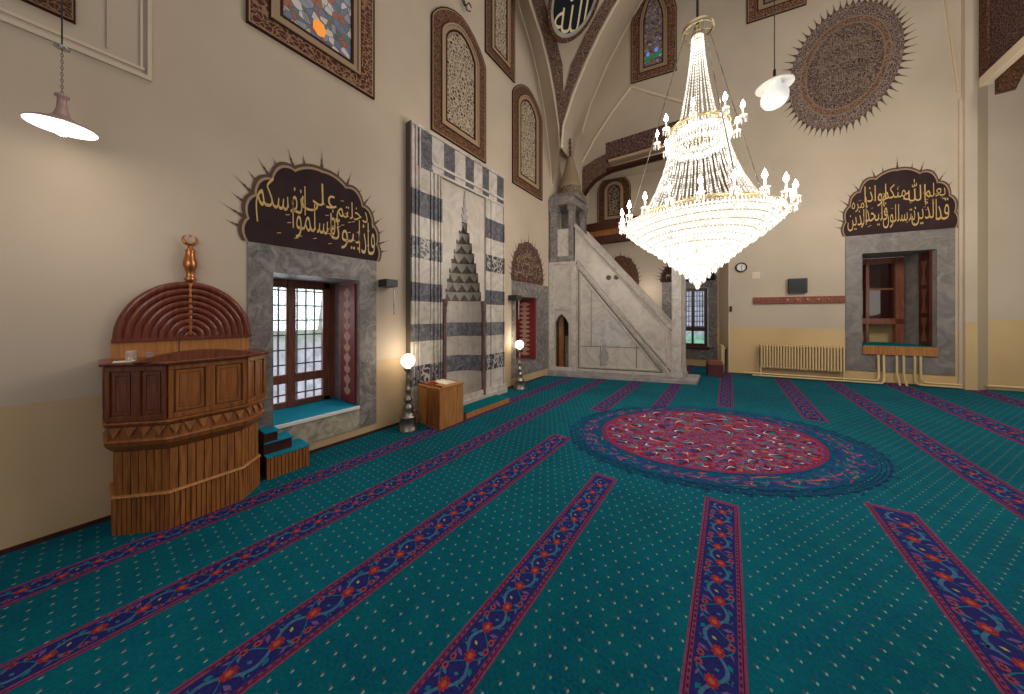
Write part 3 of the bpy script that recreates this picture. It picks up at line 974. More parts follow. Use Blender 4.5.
slats(1.0, .0, .285, .03, 'slatted_plinth')
mb = MB(); mb.loft([plan(1.005, .285), plan(1.02, .29), plan(1.0, .305)]); obj('plinth_moulding', mb, ['wood_orange'], root)
slats(.975, .305, .64, .05, 'slatted_body')
mb = MB(); mb.loft([plan(.97, .64), plan(1.0, .655), plan(1.07, .70), plan(1.09, .735), plan(1.07, .745), plan(1.045, .75), plan(1.04, .845), plan(1.08, .855), plan(1.1, .875), plan(1.06, .89)])
obj('cornice', mb, ['wood'], root)
mb = MB()
for fr, L in faces_of(1.045):
    k = max(1, round(L / .085))
    for i in range(k):
        q = MB(fr); a, b = L * i / k, L * (i + 1) / k
        q.add([(a + .006, .004, .842), (b - .006, .004, .842), ((a + b) / 2, .016, .765)], [(0, 1, 2)]); q.add([(a + .006, 0, .842), (a + .006, .004, .842), ((a + b) / 2, .016, .765)], [(0, 1, 2)])
        mb.add(q.v, q.f, 0, False, True)
obj('dentil_fringe', mb, ['wood_slat'], root)
mb = MB(); mb.loft([plan(1.05, .89), plan(1.05, 1.315)]); obj('balustrade', mb, ['wood'], root)
for j, (fr, L) in enumerate(faces_of(1.05)):
    k = 2 if 0 < j < 4 else 1
    q = MB(fr)
    q.box(0, L, 0, .018, .89, .93); q.box(0, L, 0, .018, 1.275, 1.315)
    for i in range(k + 1):
        x = L * i / k; q.box(max(0, x - .028), min(L, x + .028), 0, .02, .93, 1.275)
    obj('panel_frame', q, ['wood_red' if j < 2 else 'wood'], root, bevel=.003)
    for i in range(k):
        a, b = L * i / k + .04, L * (i + 1) / k - .04
        if b - a < .03: continue
        q = MB(fr); q.band([(a, .94), (a, 1.265), (b, 1.265), (b, .94)], [(a + .02, .965), (a + .02, 1.24), (b - .02, 1.24), (b - .02, .965)], 0, .012); q.box(a + .022, b - .022, 0, .01, .967, 1.238)
        obj('panel', q, ['wood_red' if j < 2 else 'wood'], root, bevel=.002)
mb = MB(); mb.loft([plan(1.06, 1.315), plan(1.13, 1.32), plan(1.14, 1.335), plan(1.12, 1.345)]); obj('top_rail', mb, ['wood_red'], root)
# raised curved reading board along the front
fr = Fr(V((XW, yc - .36, 1.345)), (0, 1, 0), (1, 0, 0)); mb = MB(fr)
pr = [(0, 0)] + [(.72 * i / 12, .006 + .062 * sin(pi * i / 12) ** .7) for i in range(13)] + [(.72, 0)]
mb.prism(pr, .5, .6, 0); obj('reading_board', mb, ['wood_red'], root)
# back board and ribbed half-round arch
zb_ = FL.Z(182, 337.5, .05); ua = FL.U(115, .05); ub = FL.U(249, .05); zt_ = FL.Z(189, 283, .05)
mb = MB(FL); mb.box(ua - .02, ub, .006, .05, 1.2, zb_ - .005); obj('back_panel', mb, ['wood_orange'], root)
uc = (ua + ub) / 2; Rr = (ub - ua) / 2; Rz = zt_ - zb_
mb = MB(FL); pp = [(uc - Rr * cos(pi * i / 32), zb_ + Rz * sin(pi * i / 32)) for i in range(33)]
mb.prism(pp, .006, .035, 1)
for k in range(9):
    s = 1 - k * .112
    if s < .08: continue
    mb.tube([(uc - Rr * (s - .035) * cos(pi * i / 32), .04, zb_ + Rz * (s - .035) * sin(pi * i / 32)) for i in range(33)], .031, 8, 0)
mb.tube([(uc, .058, zb_ + .01 + Rz * i / 20) for i in range(21)], [.008 + .01 * (i % 2) for i in range(21)], 8, 2)
mb.box(ua - .02, ub + .02, .006, .07, zb_ - .02, zb_ + .008, 0)
obj('ribbed_arch', mb, ['wood_arch', 'wood_dark', 'copper'], root)
fz = zt_ - .01; fc = FL.P(uc, .05, fz); S = FL.Z(189, 231, .05) - fz
mb = MB(); mb.lathe(fc, [(.03, 0), (.03, .05 * S), (.045, .08 * S), (.03, .13 * S), (.028, .2 * S), (.038, .28 * S), (.05, .36 * S), (.046, .43 * S), (.035, .52 * S), (.03, .6 * S), (.036, .63 * S), (.02, .67 * S), (.016, .72 * S), (.001, .74 * S)], 20)
fin = obj('finial', mb, ['copper'], root)
mb = MB(); cc = fc + V((0, 0, .84 * S))
mb.tube([cc + V((0, .045 * sin(a), -.045 * cos(a))) for a in [(-2.5 + 5.0 * i / 20) for i in range(21)]], [.004 + .012 * sin(pi * i / 20) for i in range(21)], 8)
mb.tube([cc + V((0, 0, -.05)), cc + V((0, 0, -.09))], .01, 8)
for k in range(5):
    a = pi / 2 + 2 * pi * k / 5; q = cc + V((0, 0, .035)); mb.add([q + V((.006, .018 * cos(a), .018 * sin(a))), q + V((0, .008 * cos(a + .6), .008 * sin(a + .6))), q + V((0, .008 * cos(a - .6), .008 * sin(a - .6))), q], [(0, 1, 3), (0, 2, 3)], 0, False, True)
obj('crescent', mb, ['copper'], fin)

# things standing on the pulpit rail
def tumbler(p, s, label):
    mb = MB(); mb.lathe(p, [(.001, .003), (.026 * s, .002), (.026 * s, 0), (.03 * s, .085 * s), (.028 * s, .085 * s), (.024 * s, .008)], 16)
    return tag(obj('drinking_glass', mb, ['tumbler']), label, 'glass', 'glasses on the pulpit rail')


pa = plan(1.04, 1.3455)
g1 = pa[1].lerp(pa[2], .38); g2 = pa[1].lerp(pa[2], .52)
tumbler(g1 + V((-.02, .0, 0)), 1.0, 'clear drinking glass on the pulpit rail, the one closer to the bare wall')
tumbler(g2 + V((-.02, .05, 0)), .8, 'shorter clear drinking glass on the pulpit rail, the one closer to the microphone')
root = thing('microphone', 'black table microphone on a thin stem standing on the wooden pulpit', 'microphone', pa[2] + V((-.2, .08, .003)))
p0 = pa[2] + V((-.2, .08, .003))
mb = MB(); mb.lathe(p0, [(.001, .022), (.04, .018), (.045, .008), (.045, 0)], 18); obj('foot', mb, ['black'], root)
mb = MB(); mb.tube([p0 + V((0, 0, .02)), p0 + V((-.0, .0, .12)), p0 + V((-.01, .01, .17)), p0 + V((-.03, .03, .2))], .004, 6); obj('stem', mb, ['black'], root)
mb = MB(); mb.tube([p0 + V((-.03, .03, .2)), p0 + V((-.05, .045, .215))], .01, 8); obj('capsule', mb, ['black'], root)
p1 = g1 + V((-.05, -.04, 0))
mb = MB(); mb.add([p1 + V(q) for q in ((-.05, -.04, 0), (.05, -.05, 0), (.06, .06, 0), (-.04, .06, 0), (-.05, -.04, .006), (.05, -.05, .005), (.06, .06, .008), (-.04, .06, .005))], [(0, 1, 2, 3), (4, 5, 6, 7), (0, 1, 5, 4), (1, 2, 6, 5), (2, 3, 7, 6), (3, 0, 4, 7)])
for v in mb.v: v.x -= .0
tag(obj('paper_napkin', mb, ['paper']), 'flat pale paper lying on the pulpit rail by the wall', 'paper')

# ------------------------------------------------------------------ carpeted steps beside the pulpit
s0 = floor_at(263, 479).y + .012; s1 = floor_at(308, 465).y
root = thing('wooden_steps', 'three low wooden steps with blue carpet treads beside the pulpit', 'steps', (XW + .17, (s0 + s1) / 2, 0))


def step(ua, ub, n1, z0, z1, slat):
    mb = MB(FL); mb.box(ua, ub, .02, n1 - .012, z0, z1 - .012, 1)
    k = max(2, int((ub - ua) / .032))
    if slat:
        for i in range(k):
            mb.box(ua + (ub - ua) * i / k + .003, ua + (ub - ua) * (i + 1) / k - .003, n1 - .012, n1, z0, z1 - .012, 0)
        for i in range(9):
            mb.box(ub, ub + .01, .02 + (n1 - .03) * i / 9 + .003, .02 + (n1 - .03) * (i + 1) / 9 - .003, z0, z1 - .012, 0)
    s = obj('step', mb, ['wood_slat', 'wood_dark'], root)
    mb = MB(FL); mb.box(ua, ub + .012, .02, n1 + .006, z1 - .012, z1); obj('tread', mb, ['carpet_top_lit'], s)


step(s0, s1, .33, 0, .235, True); step(s0, s0 + .25, .25, .235, .36, False); step(s0, s0 + .12, .25, .36, .47, False)

# ------------------------------------------------------------------ small fixtures on the qibla wall
def bracket(x, y, k, label):
    u, z = FL.pix(x, y)
    root = thing('mounted_bracket', label, 'bracket', FL.P(u, .05, z - .3 * k), 'black brackets with hanging tubes')
    mb = MB(FL); mb.box(u - .07 * k, u + .05 * k, .004, .14 * k, z - .035 * k, z + .035 * k); obj('housing', mb, ['grey_box'], root, bevel=.006)
    mb = MB(FL); mb.tube([(u + .03 * k, .11 * k, z - .03 * k), (u + .03 * k, .11 * k, z - .3 * k)], .009 * k, 8); obj('tube', mb, ['steel'], root)


bracket(385, 284, 1.55, 'black box bracket with hanging tube between the casement window and striped niche')
bracket(511, 298, 1.7, 'black box bracket with hanging tube beside the red-shuttered window')
u, z = FL.pix(462, 3)
mb = MB(FL)
mb.tube([(u - .2 + .4 * i / 10, .06, z + .08 * sin(i * .9)) for i in range(11)], .012, 6); mb.tube([(u, .0045, z + .2), (u, .06, z), (u + .05, .09, z - .16), (u + .14, .09, z - .1)], .012, 6)
tag(obj('iron_hook', mb, ['iron']), 'curly iron hook on the wall between the tall tracery windows', 'hook')


# ------------------------------------------------------------------ brass floor lamps
def floor_lamp(p, label, src=None):
    if src:
        r = src.copy(); COL.objects.link(r); r.location = p; r['label'] = label
        for ch in list(src.children):
            c = ch.copy(); COL.objects.link(c); c.parent = r
        return r
    root = thing('floor_lamp', label, 'lamp', p, 'brass floor lamps flanking the niche')
    mb = MB(); mb.lathe(p, [(.14, 0), (.14, .02), (.132, .03), (.118, .17), (.125, .19), (.125, .21), (.095, .225), (.085, .25)], 24); obj('bell_base', mb, ['brass'], root)
    mb = MB(); mb.lathe(p, [(.085, .25), (.07, .3), (.085, .33), (.06, .37), (.035, .4), (.06, .44), (.065, .46), (.04, .49), (.025, .54), (.04, .58), (.045, .6), (.026, .63), (.02, .72), (.032, .76), (.02, .79), (.018, .85)], 20); obj('turned_stem', mb, ['brass'], root)
    mb = MB(); mb.lathe(p, [(.018, .85), (.05, .88), (.06, .915), (.045, .93), (.001, .932)], 20); obj('globe_holder', mb, ['brass'], root)
    mb = MB(); mb.ball(p + V((0, 0, 1.03)), .1, 0, 24); obj('globe', mb, ['globe'], root)['label'] = 'glowing white glass globe'
    return root


lp1 = floor_at(408, 429.5); lp1.z = 0; lp2 = floor_at(519.5, 388.5); lp2.z = 0
fl1 = floor_lamp(lp1, 'brass floor lamp with lit globe next to the small wooden desk')
floor_lamp(lp2, 'brass floor lamp with lit globe in front of the red-shuttered window', fl1)

# ------------------------------------------------------------------ small desk and step in front of the niche
a, b = 2.98, 3.47; n0, n1 = .22, .72
root = thing('wooden_desk', 'small plain wooden reading desk standing before the striped niche', 'desk', FL.P((a + b) / 2, (n0 + n1) / 2, 0))
mb = MB(FL); mb.box(a, b, n0, n1, 0, .6); obj('carcass', mb, ['wood_orange'], root, bevel=.004)
mb = MB(FL); mb.box(a - .012, a, n0 + .2, n1 - .015, .03, .57); obj('dark_panel', mb, ['wood'], root)
mb = MB(FL); mb.box(a - .012, a, n0 + .01, n0 + .19, .03, .57); obj('side_board', mb, ['wood_orange'], root)
mb = MB(FL); mb.prism([(a - .015, .6), (b + .015, .6), (b + .015, .625), (a - .015, .625)], n0 - .01, n1 + .01); obj('desk_top', mb, ['wood_orange'], root)
mb = MB(FL); mb.box(a + .02, a + .05, n0, n1, .625, .65); obj('book_stop', mb, ['wood_red'], root)
mb = MB(FL)
for i in range(9):
    mb.ball(FL.P(a + .12 + .03 * (i % 3), n0 + .12 + .035 * (i // 3), .637 + .006 * (i % 2)), .02, 0, 8, .5)
mb.box(a + .1, a + .2, n0 + .1, n0 + .24, .626, .638)
tag(obj('red_cloth', mb, ['red_cloth']), 'crumpled dark red cloth on top of the small desk', 'cloth')
mb = MB(FL)
for s in (-1, 1):
    pts = [(a + .32 + s * .11 * i / 6, .626 + .028 * sin(pi * (i / 6) ** .6) * (1 if i < 6 else 0) + .004) for i in range(7)]
    pts += [(a + .32 + s * .11, .626), (a + .32, .626)]
    mb.prism(pts, n0 + .12, n1 - .1)
tag(obj('open_book', mb, ['paper']), 'pale open book lying on the small wooden desk', 'book')
root = thing('carpeted_platform', 'low wooden platform with teal carpet top in front of the striped niche', 'platform', FL.P(4.15, .4, 0))
mb = MB(FL); mb.box(3.56, 4.75, .36, .70, 0, .09); obj('timber_edge', mb, ['wood_orange'], root)
mb = MB(FL); mb.box(3.56, 4.75, .36, .69, .09, .102); obj('carpet_cover', mb, ['carpet_top_lit2'], root)

# ------------------------------------------------------------------ mihrab
root = thing('mihrab_niche', 'tall black and white striped marble prayer niche with stalactite hood', 'prayer niche', FL.P(mih['c'], .06, 0))
u0, u1, z1, c, r = mih['u0'], mih['u1'], mih['z1'], mih['c'], mih['r']
Zr = lambda y: FL.Z(497, y, mi_d)
dark = [(Zr(b), Zr(a)) for a, b in ((353, 368), (322, 335), (291, 305), (257, 273), (222, 241))]
zsp = FL.Z(463, 300, mi_d); zap = FL.Z(466, 222, mi_d)
tiers = 8; tz = [zsp + (zap - zsp) * (i / tiers) for i in range(tiers + 1)]; tr = [r * (1 - ((i + .15) / (tiers + .15)) ** 1.25) for i in range(tiers)]
zf_top = FL.Z(497, 204, mi_d)
cuts = sorted({0, z1, zf_top, zsp, *tz, *[q for d in dark for q in d]})
uL2 = FL.U(441, mi_d); uR1 = FL.U(485.5, mi_d)
mb = MB(FL); mbw = MB(FL)
low = {0, 1}
for za, zb2 in zip(cuts, cuts[1:]):
    zm_ = (za + zb2) / 2
    k = next((i for i, d in enumerate(dark) if d[0] < zm_ < d[1]), None)
    if zm_ > zf_top: continue
    rk = r if zm_ < zsp else (0 if zm_ > zap else tr[min(tiers - 1, int((zm_ - zsp) / (zap - zsp) * tiers))])
    mside = 1 if k in (0, 1) else (2 if k is not None else 0)
    if k in (0, 3): mside = 4
    mcen = 1 if k in (0, 1) else 3
    mb.quad((u0, mi_d, za), (uL2, mi_d, za), (uL2, mi_d, zb2), (u0, mi_d, zb2), mside)
    mb.quad((uR1, mi_d, za), (u1, mi_d, za), (u1, mi_d, zb2), (uR1, mi_d, zb2), mside)
    nn = mi_d - .03
    if rk:
        mb.quad((uL2, nn, za), (c - rk, nn, za), (c - rk, nn, zb2), (uL2, nn, zb2), mcen); mb.quad((c + rk, nn, za), (uR1, nn, za), (uR1, nn, zb2), (c + rk, nn, zb2), mcen)
    else:
        mb.quad((uL2, nn, za), (uR1, nn, za), (uR1, nn, zb2), (uL2, nn, zb2), 3)
    for uu in (u0, u1):
        mb.quad((uu, .004, za), (uu, mi_d, za), (uu, mi_d, zb2), (uu, .004, zb2), 5)  # side faces coloured dark brown, shade put into the colour
mb.quad((uL2, mi_d - .03, 0), (uL2, mi_d, 0), (uL2, mi_d, zf_top), (uL2, mi_d - .03, zf_top), 0); mb.quad((uR1, mi_d - .03, 0), (uR1, mi_d, 0), (uR1, mi_d, zf_top), (uR1, mi_d - .03, zf_top), 0)
# frieze of upright blocks
xs = [410.7, 416, 432, 444, 455, 465.5, 474, 482.5, 489, 497, 504.6]
for i, (xa, xb) in enumerate(zip(xs, xs[1:])):
    a, b = FL.U(xa, mi_d), FL.U(xb, mi_d)
    mb.quad((a, mi_d, zf_top), (b, mi_d, zf_top), (b, mi_d, z1), (a, mi_d, z1), 2 if i % 2 == 1 else 0)
mb.quad((u0, .004, zf_top), (u0, mi_d, zf_top), (u0, mi_d, z1), (u0, .004, z1), 5); mb.quad((u1, .004, zf_top), (u1, mi_d, zf_top), (u1, mi_d, z1), (u1, .004, z1), 0)
mb.quad((u0, .004, z1), (u1, .004, z1), (u1, mi_d, z1), (u0, mi_d, z1), 0)
obj('striped_frame', mb, ['marble_w', 'band', 'band_dark', 'marble', 'band_deco', 'groove_and_shade'], root)
mb = MB(FL)                                            # carved mouldings standing up the frame
for za, zb2 in zip(cuts, cuts[1:]):
    zm_ = (za + zb2) / 2
    k = next((i for i, d in enumerate(dark) if d[0] < zm_ < d[1]), None)
    ms = 1 if k in (0, 1) else (2 if k is not None else 0)
    for x, ztop in ((412, 9), (416, 9), (419.5, 9), (431, zf_top), (434.5, zf_top), (438.5, zf_top), (441, zf_top), (486, zf_top), (491, zf_top), (503.5, 9)):
        if zm_ < min(ztop, z1 - .3):
            uu = FL.U(x, mi_d); mb.box(uu - .014, uu + .014, mi_d, mi_d + .022, za, zb2, ms)
for y in (197, 203):
    z = FL.Z(497, y, mi_d); mb.box(FL.U(432, mi_d), u1, mi_d, mi_d + .025, z - .02, z + .02)
mb.box(u0, u1, mi_d, mi_d + .03, z1 - .05, z1)
for z in (.0, .1):
    mb.box(u0 - .03, u1 + .03, mi_d, mi_d + .06 - z * .3, z, z + .1)
# the mouldings follow the bands: cut into light lengths only
obj('frame_moulding', mb, ['marble_w', 'band', 'band_dark'], root)
mb = MB(FL)                                            # hollow of the niche
N = 14
for za, zb2 in zip(cuts, cuts[1:]):
    if zb2 > zsp + 1e-6: continue
    zm_ = (za + zb2) / 2; k = next((i for i, d in enumerate(dark) if d[0] < zm_ < d[1]), None)
    for i in range(N):
        p, q = pi * i / N, pi * (i + 1) / N
        A = lambda t, z: (c - r * cos(t), mi_d - .03 - r * 1.0 * sin(t), z)
        mb.quad(A(p, za), A(q, za), A(q, zb2), A(p, zb2), 1 if k in (0, 1) else 0)
obj('niche_hollow', mb, ['marble', 'band'], root)
mb = MB(FL)                                            # stepped stalactite hood
for j in range(tiers):
    rr = tr[j]; za, zb2 = tz[j], tz[j + 1]; nsc = max(3, 8 - j)
    ro = r if j == 0 else tr[j - 1]
    K = nsc * 6
    def pt(t, rad, z): return (c - rad * cos(t), mi_d - .03 - rad * sin(t), z)
    def saw(t): return abs(((t * nsc / pi) % 1.0) * 2 - 1)
    for i in range(K):
        t0, t1 = pi * i / K, pi * (i + 1) / K
        w0, w1_ = saw(t0), saw(t1); h = zb2 - za
        f0, f1 = rr + .6 * (ro - rr) * (1 - w0), rr + .6 * (ro - rr) * (1 - w1_)
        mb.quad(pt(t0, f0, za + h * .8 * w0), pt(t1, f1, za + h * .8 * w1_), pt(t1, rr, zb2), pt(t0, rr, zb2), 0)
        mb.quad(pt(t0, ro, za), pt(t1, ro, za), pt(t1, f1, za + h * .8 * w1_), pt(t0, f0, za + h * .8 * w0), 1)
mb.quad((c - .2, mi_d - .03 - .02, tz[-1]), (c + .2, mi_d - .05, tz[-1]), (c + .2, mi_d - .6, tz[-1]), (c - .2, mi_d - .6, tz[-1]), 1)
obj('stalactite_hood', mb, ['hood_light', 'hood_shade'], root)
mb = MB(FL)                                            # leaf ornament above the hood
pts = [(c - .05, zap + .02), (c - .09, zap + .12), (c - .03, zap + .14), (c - .07, zap + .26), (c - .02, zap + .26), (c - .03, zap + .38), (c, zap + .6), (c + .03, zap + .38), (c + .02, zap + .26), (c + .07, zap + .26), (c + .03, zap + .14), (c + .09, zap + .12), (c + .05, zap + .02)]
mb.prism(pts, mi_d - .028, mi_d - .012); obj('carved_leaf', mb, ['stone_pale'], root)
for i in range(2):
    uu = c + (r + .04) * (1 if i else -1); mb = MB()
    p = FL.P(uu, mi_d + .0, 0)
    mb.lathe(p, [(.06, 0), (.06, .1), (.045, .14), (.05, .18), (.036, .22), (.036, 1.75), (.05, 1.79), (.04, 1.83), (.06, 1.95), (.06, 2.0)], 14)
    obj('slender_column', mb, ['porphyry'], root)

# ------------------------------------------------------------------ minbar
root = thing('minbar', 'tall white marble minbar staircase with cone-topped turret in the corner', 'minbar', FM.P(FM.U(620), -.45, 0))
mU = lambda x, n=0: FM.U(x, n)
mZ = lambda x, y, n=0: FM.Z(x, y, n)
MD = -.95
uW = (XW - FM.o.x) / FM.u.x
uT0, uT1 = mU(549.5), mU(575)          # turret
uP0, uP1 = mU(671.8), mU(681.4)        # portal post
mb = MB(FM); mb.box(uW + .01, mU(697, .1), MD, .1, 0, .09); mb.box(uW + .02, uP1 + .06, MD, .05, .09, .16)
obj('plinth', mb, ['stone_pale'], root, bevel=.008)
zk_ = mZ(562, 203)
zd0, zd1 = mZ(573, 224), mZ(671.8, 327)                # top line of the parapet
zl0, zl1 = mZ(577, 265), mZ(671.5, 376.5)              # lower diagonal
side = [(uT1, .16), (uP0, .16), (uP0, zd1), (uT1, zd0)]
for nm, n_ in (('stair_side', 0.0), ('stair_side', MD + .1)):
    mb = MB(FM); mb.prism(side, n_ - .1, n_); obj(nm, mb, ['marble'], root)
mb = MB(FM)
ux = uT1 + .05; zx = mZ(578, 269)
tri = [(ux, .24), (mU(663), .24), (ux, zx)]
rb = [(ux + .05, .3), (mU(655), .3), (ux + .05, zx - .16)]
mb.bar((ux, 0, .2), (mU(668), 0, .2), .06, .035); mb.bar((ux, 0, .2), (ux, 0, zx + .05), .06, .035); mb.bar((ux, 0, zl0 + .02), (uP0, 0, zl1 - .02), .07, .045)
mb.bar((ux + .1, 0, .3), (mU(658), 0, .3), .025, .02); mb.bar((ux + .1, 0, .3), (ux + .1, 0, zx - .22), .025, .02); mb.bar((ux + .1, 0, zx - .22), (mU(659), 0, .3), .025, .02)
mb.bar((uT1, 0, zd0 - .03), (uP0, 0, zd1 - .03), .09, .05); mb.bar((uT1 + .05, 0, zl0 + .16), (uP0, 0, zl1 + .16), .03, .02); mb.bar((uT1 + .05, 0, zd0 - .2), (uP0, 0, zd1 - .2), .03, .02)
mb.bar((uP0 - .12, 0, zl1 + .2), (uP0 - .12, 0, zd1 + .03), .03, .02)
obj('stair_moulding', mb, ['marble_w'], root)
mb = MB(FM); xs0, xs1 = mU(592), mU(624)
mb.box(xs0, xs1, 0, .006, mZ(610, 345), mZ(610, 320)); obj('inset_slab', mb, ['marble_b'], root)['label'] = 'bluish grey marble slab'
mb = MB(FM)
for k in range(3):
    a = mU(592 + 18 * k); b = mU(606 + 20 * k)
mb.box(ux + .12, mU(650), 0, .004, mZ(610, 347.4), mZ(610, 346.6)); mb.box(mU(636), mU(637), 0, .004, .32, mZ(636, 346)); mb.box(mU(600), mU(600.8), 0, .004, .32, mZ(600, 346)); mb.box(mU(591), mU(591.6), 0, .004, mZ(591, 346), mZ(591, 290))
obj('slab_joint', mb, ['joint'], root)
mb = MB(FM)                                             # dark grooves beside the mouldings
mb.bar((ux + .05, .002, zl0 - .12), (uP0 - .03, .002, zl1 - .16), .022, .006); mb.bar((ux + .06, .002, .25), (mU(662), .002, .25), .02, .006); mb.bar((ux + .05, .002, .2), (ux + .05, .002, zx - .02), .02, .006)
mb.bar((uT1, .002, zl0 + .09), (uP0, .002, zl1 + .09), .02, .006); mb.bar((uT1, .002, zd0 - .1), (uP0, .002, zd1 - .1), .022, .006); mb.bar((uT1 + .04, .002, .16), (uT1 + .04, .002, zl0 + .1), .02, .006)
obj('groove_and_shade', mb, ['groove_and_shade'], root)
mb = MB(FM); mb.box(uW + .006, uT0, -.1, .03, .16, zk_ - .05); obj('corner_strip', mb, ['stone'], root)
mb = MB(FM)                                             # carved vase relief near the foot
vz, vu, vk = .34, mU(604), .55
prof = [(0, .05), (.08, .2), (.16, .1), (.25, .16), (.45, .26), (.55, .16), (.62, .22), (.75, .1), (.9, .06), (1.0, .1), (1.1, .02)]
pts = [(vu + r_ * vk, vz + s * vk) for s, r_ in prof] + [(vu - r_ * vk, vz + s * vk) for s, r_ in prof[::-1]]
mb.prism(pts, 0, .012); obj('carved_vase', mb, ['stone_pale'], root)
mb = MB(FM)
for s in (-1, 1):
    q = (mU(612.5) + s * .1, mZ(612.5, 277.5)); mb.prism([(q[0] + .07 * cos(2 * pi * i / 8), q[1] + .07 * sin(2 * pi * i / 8)) for i in range(8)], -.099, .004)
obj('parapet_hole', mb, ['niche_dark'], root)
mb = MB(FM)                                             # the stair itself between the two sides
ns = 11
for i in range(ns):
    ua_, ub_ = uP0 + (uT1 - uP0) * i / ns, uP0 + (uT1 - uP0) * (i + 1) / ns
    mb.box(ub_, ua_, MD + .1, -.1, .16, .16 + (zl0 - .2) * (i + 1) / ns)
obj('stair_flight', mb, ['marble'], root)
# portal
for n_ in (0.03, MD + .13):
    mb = MB(FM); mb.box(uP0, uP1, n_ - .16, n_, .16, 3.35); mb.box(uP0 - .02, uP1 + .02, n_ - .17, n_ + .015, .16, .35); mb.box(uP0 + .04, uP1 - .04, n_, n_ + .01, .5, 3.0)
    obj('portal_post', mb, ['marble_w'], root, bevel=.006)
mb = MB(FM); mb.box(uP0, uP1, MD - .03, .03, 3.05, 3.4); mb.prism([(uP0, 3.4), (uP1, 3.4), ((uP0 + uP1) / 2, 3.7)], MD, .0)
obj('portal_crown', mb, ['marble_w'], root)
# turret: lower block with arched passage
zt0 = mZ(562, 262); dA, dB = mU(554), mU(568.6); zdo = mZ(561, 368.5); zap_ = mZ(561, 313.5)
mb = MB(FM)
ol = [(dA, zdo)] + [(dA, zap_ - .28), ((dA * .8 + dB * .2), zap_ - .13), ((dA + dB) / 2, zap_), (dA * .2 + dB * .8, zap_ - .13), (dB, zap_ - .28)] + [(dB, zdo)]
mb.box(uT0, dA, -.12, 0, .16, zt0); mb.box(dB, uT1, -.12, 0, .16, zt0); mb.box(dA, dB, -.12, 0, .16, zdo)
mb.prism([ol[1], (dA, zt0), (dB, zt0), ol[5], ol[4], ol[3], ol[2]], -.12, 0)
mb.box(uT0, uT1, MD, MD + .12, .16, zt0)
obj('turret_wall', mb, ['marble'], root)
mb = MB(FM)
for x0_, x1_ in ((uT0, uT0 + .09), (uT1 - .1, uT1 + .03), (dA - .05, dA)):
    mb.box(x0_, x1_, 0, .03, .16, zt0)
mb.box(uT0, uT1 + .03, 0, .035, .16, .26); mb.box(uT0, uT1 + .03, 0, .035, zt0 - .07, zt0); mb.box(dA - .02, uT1 - .1, 0, .02, zap_ + .12, zap_ + .2)
obj('turret_pilaster', mb, ['marble_w'], root)
mb = MB(FM); mb.box(dA + .02, (dA * .62 + dB * .38), -.3, -.26, zdo, zap_ - .08); obj('passage_door', mb, ['wood'], root)['label'] = 'brown wooden door leaf'
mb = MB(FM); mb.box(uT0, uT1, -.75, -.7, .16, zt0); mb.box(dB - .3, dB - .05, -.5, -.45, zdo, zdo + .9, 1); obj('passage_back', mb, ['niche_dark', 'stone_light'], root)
# kiosk on top
zk = mZ(562, 203)
kU0, kU1 = max(mU(546.5), uW + .05), mU(573.5)
mb = MB(FM); mb.box(kU0, kU1, MD, .02, zt0, zt0 + .16); obj('kiosk_floor', mb, ['stone'], root)
for uu, nn in ((kU0, 0), (kU1 - .13, 0), (kU0, MD + .15), (kU1 - .13, MD + .15)):
    wd = .2 if uu == kU0 else .13
    mb = MB(FM); mb.box(uu, uu + wd, nn - .13, nn + .02, zt0 + .16, zk - .1); mb.box(uu - .02, uu + wd + .02, nn - .15, nn + .04, zk - .22, zk - .05)
    obj('kiosk_post', mb, ['stone'], root)
mb = MB(FM); mb.box(kU0 + .2, kU1 - .13, -.06, -.01, zt0 + .16, mZ(561, 229)); obj('kiosk_parapet', mb, ['marble_w'], root)
mb = MB(FM); mb.box(kU0, kU1, MD, MD + .06, zt0 + .16, zk); obj('kiosk_back', mb, ['band'], root)
mb = MB(FM); mb.box(uW + .02, kU1 + .03, MD - .05, .06, zk - .06, zk + .1); mb.box(kU0 - .02, kU1 - .02, MD, .02, zk + .1, zk + .2); obj('entablature', mb, ['stone'], root)
kc = FM.P((kU0 + kU1) / 2 + .03, MD / 2, 0); zk2 = zk + .2
zsp_ = 1.7 + (316 - 184) / 300 * 8.6; ztip = 1.7 + (316 - 131) / 300 * 8.55
mb = MB(FM); e0, e1 = uW + .03, kU1 + .03; em = (kU0 + kU1) / 2 + .03
mb.loft([[FM.P(a, b, zk2) for a, b in ((e0, 0), (e1, 0), (e1, MD), (e0, MD))], [FM.P(a, b, zk2 + .14) for a, b in ((em - .34, -.15), (em + .34, -.15), (em + .34, MD + .15), (em - .34, MD + .15))]])
obj('roof_skirt', mb, ['stone'], root)
mb = MB(); mb.lathe(kc, [(.35, zk2 + .1), (.34, zk2 + .15), (.31, zsp_ - .1), (.3, zsp_)], 16, 0, False)
obj('roof_drum', mb, ['drum_paint'], root)
mb = MB(); mb.lathe(kc, [(.3, zsp_ - .02), (.33, zsp_ + .04), (.3, zsp_ + .08), (.11, zsp_ + (ztip - zsp_) * .55), (.05, zsp_ + (ztip - zsp_) * .62)], 16, 0, True)
obj('cone_roof', mb, ['cone'], root)
mb = MB(); z0_ = zsp_ + (ztip - zsp_) * .6; L = ztip - z0_
mb.lathe(kc, [(.04, z0_), (.06, z0_ + .08 * L), (.03, z0_ + .2 * L), (.055, z0_ + .3 * L), (.025, z0_ + .42 * L), (.05, z0_ + .52 * L), (.022, z0_ + .64 * L), (.045, z0_ + .74 * L), (.02, z0_ + .86 * L), (.035, z0_ + .92 * L), (.002, z0_ + L)], 10)
obj('spire', mb, ['needle'], root)

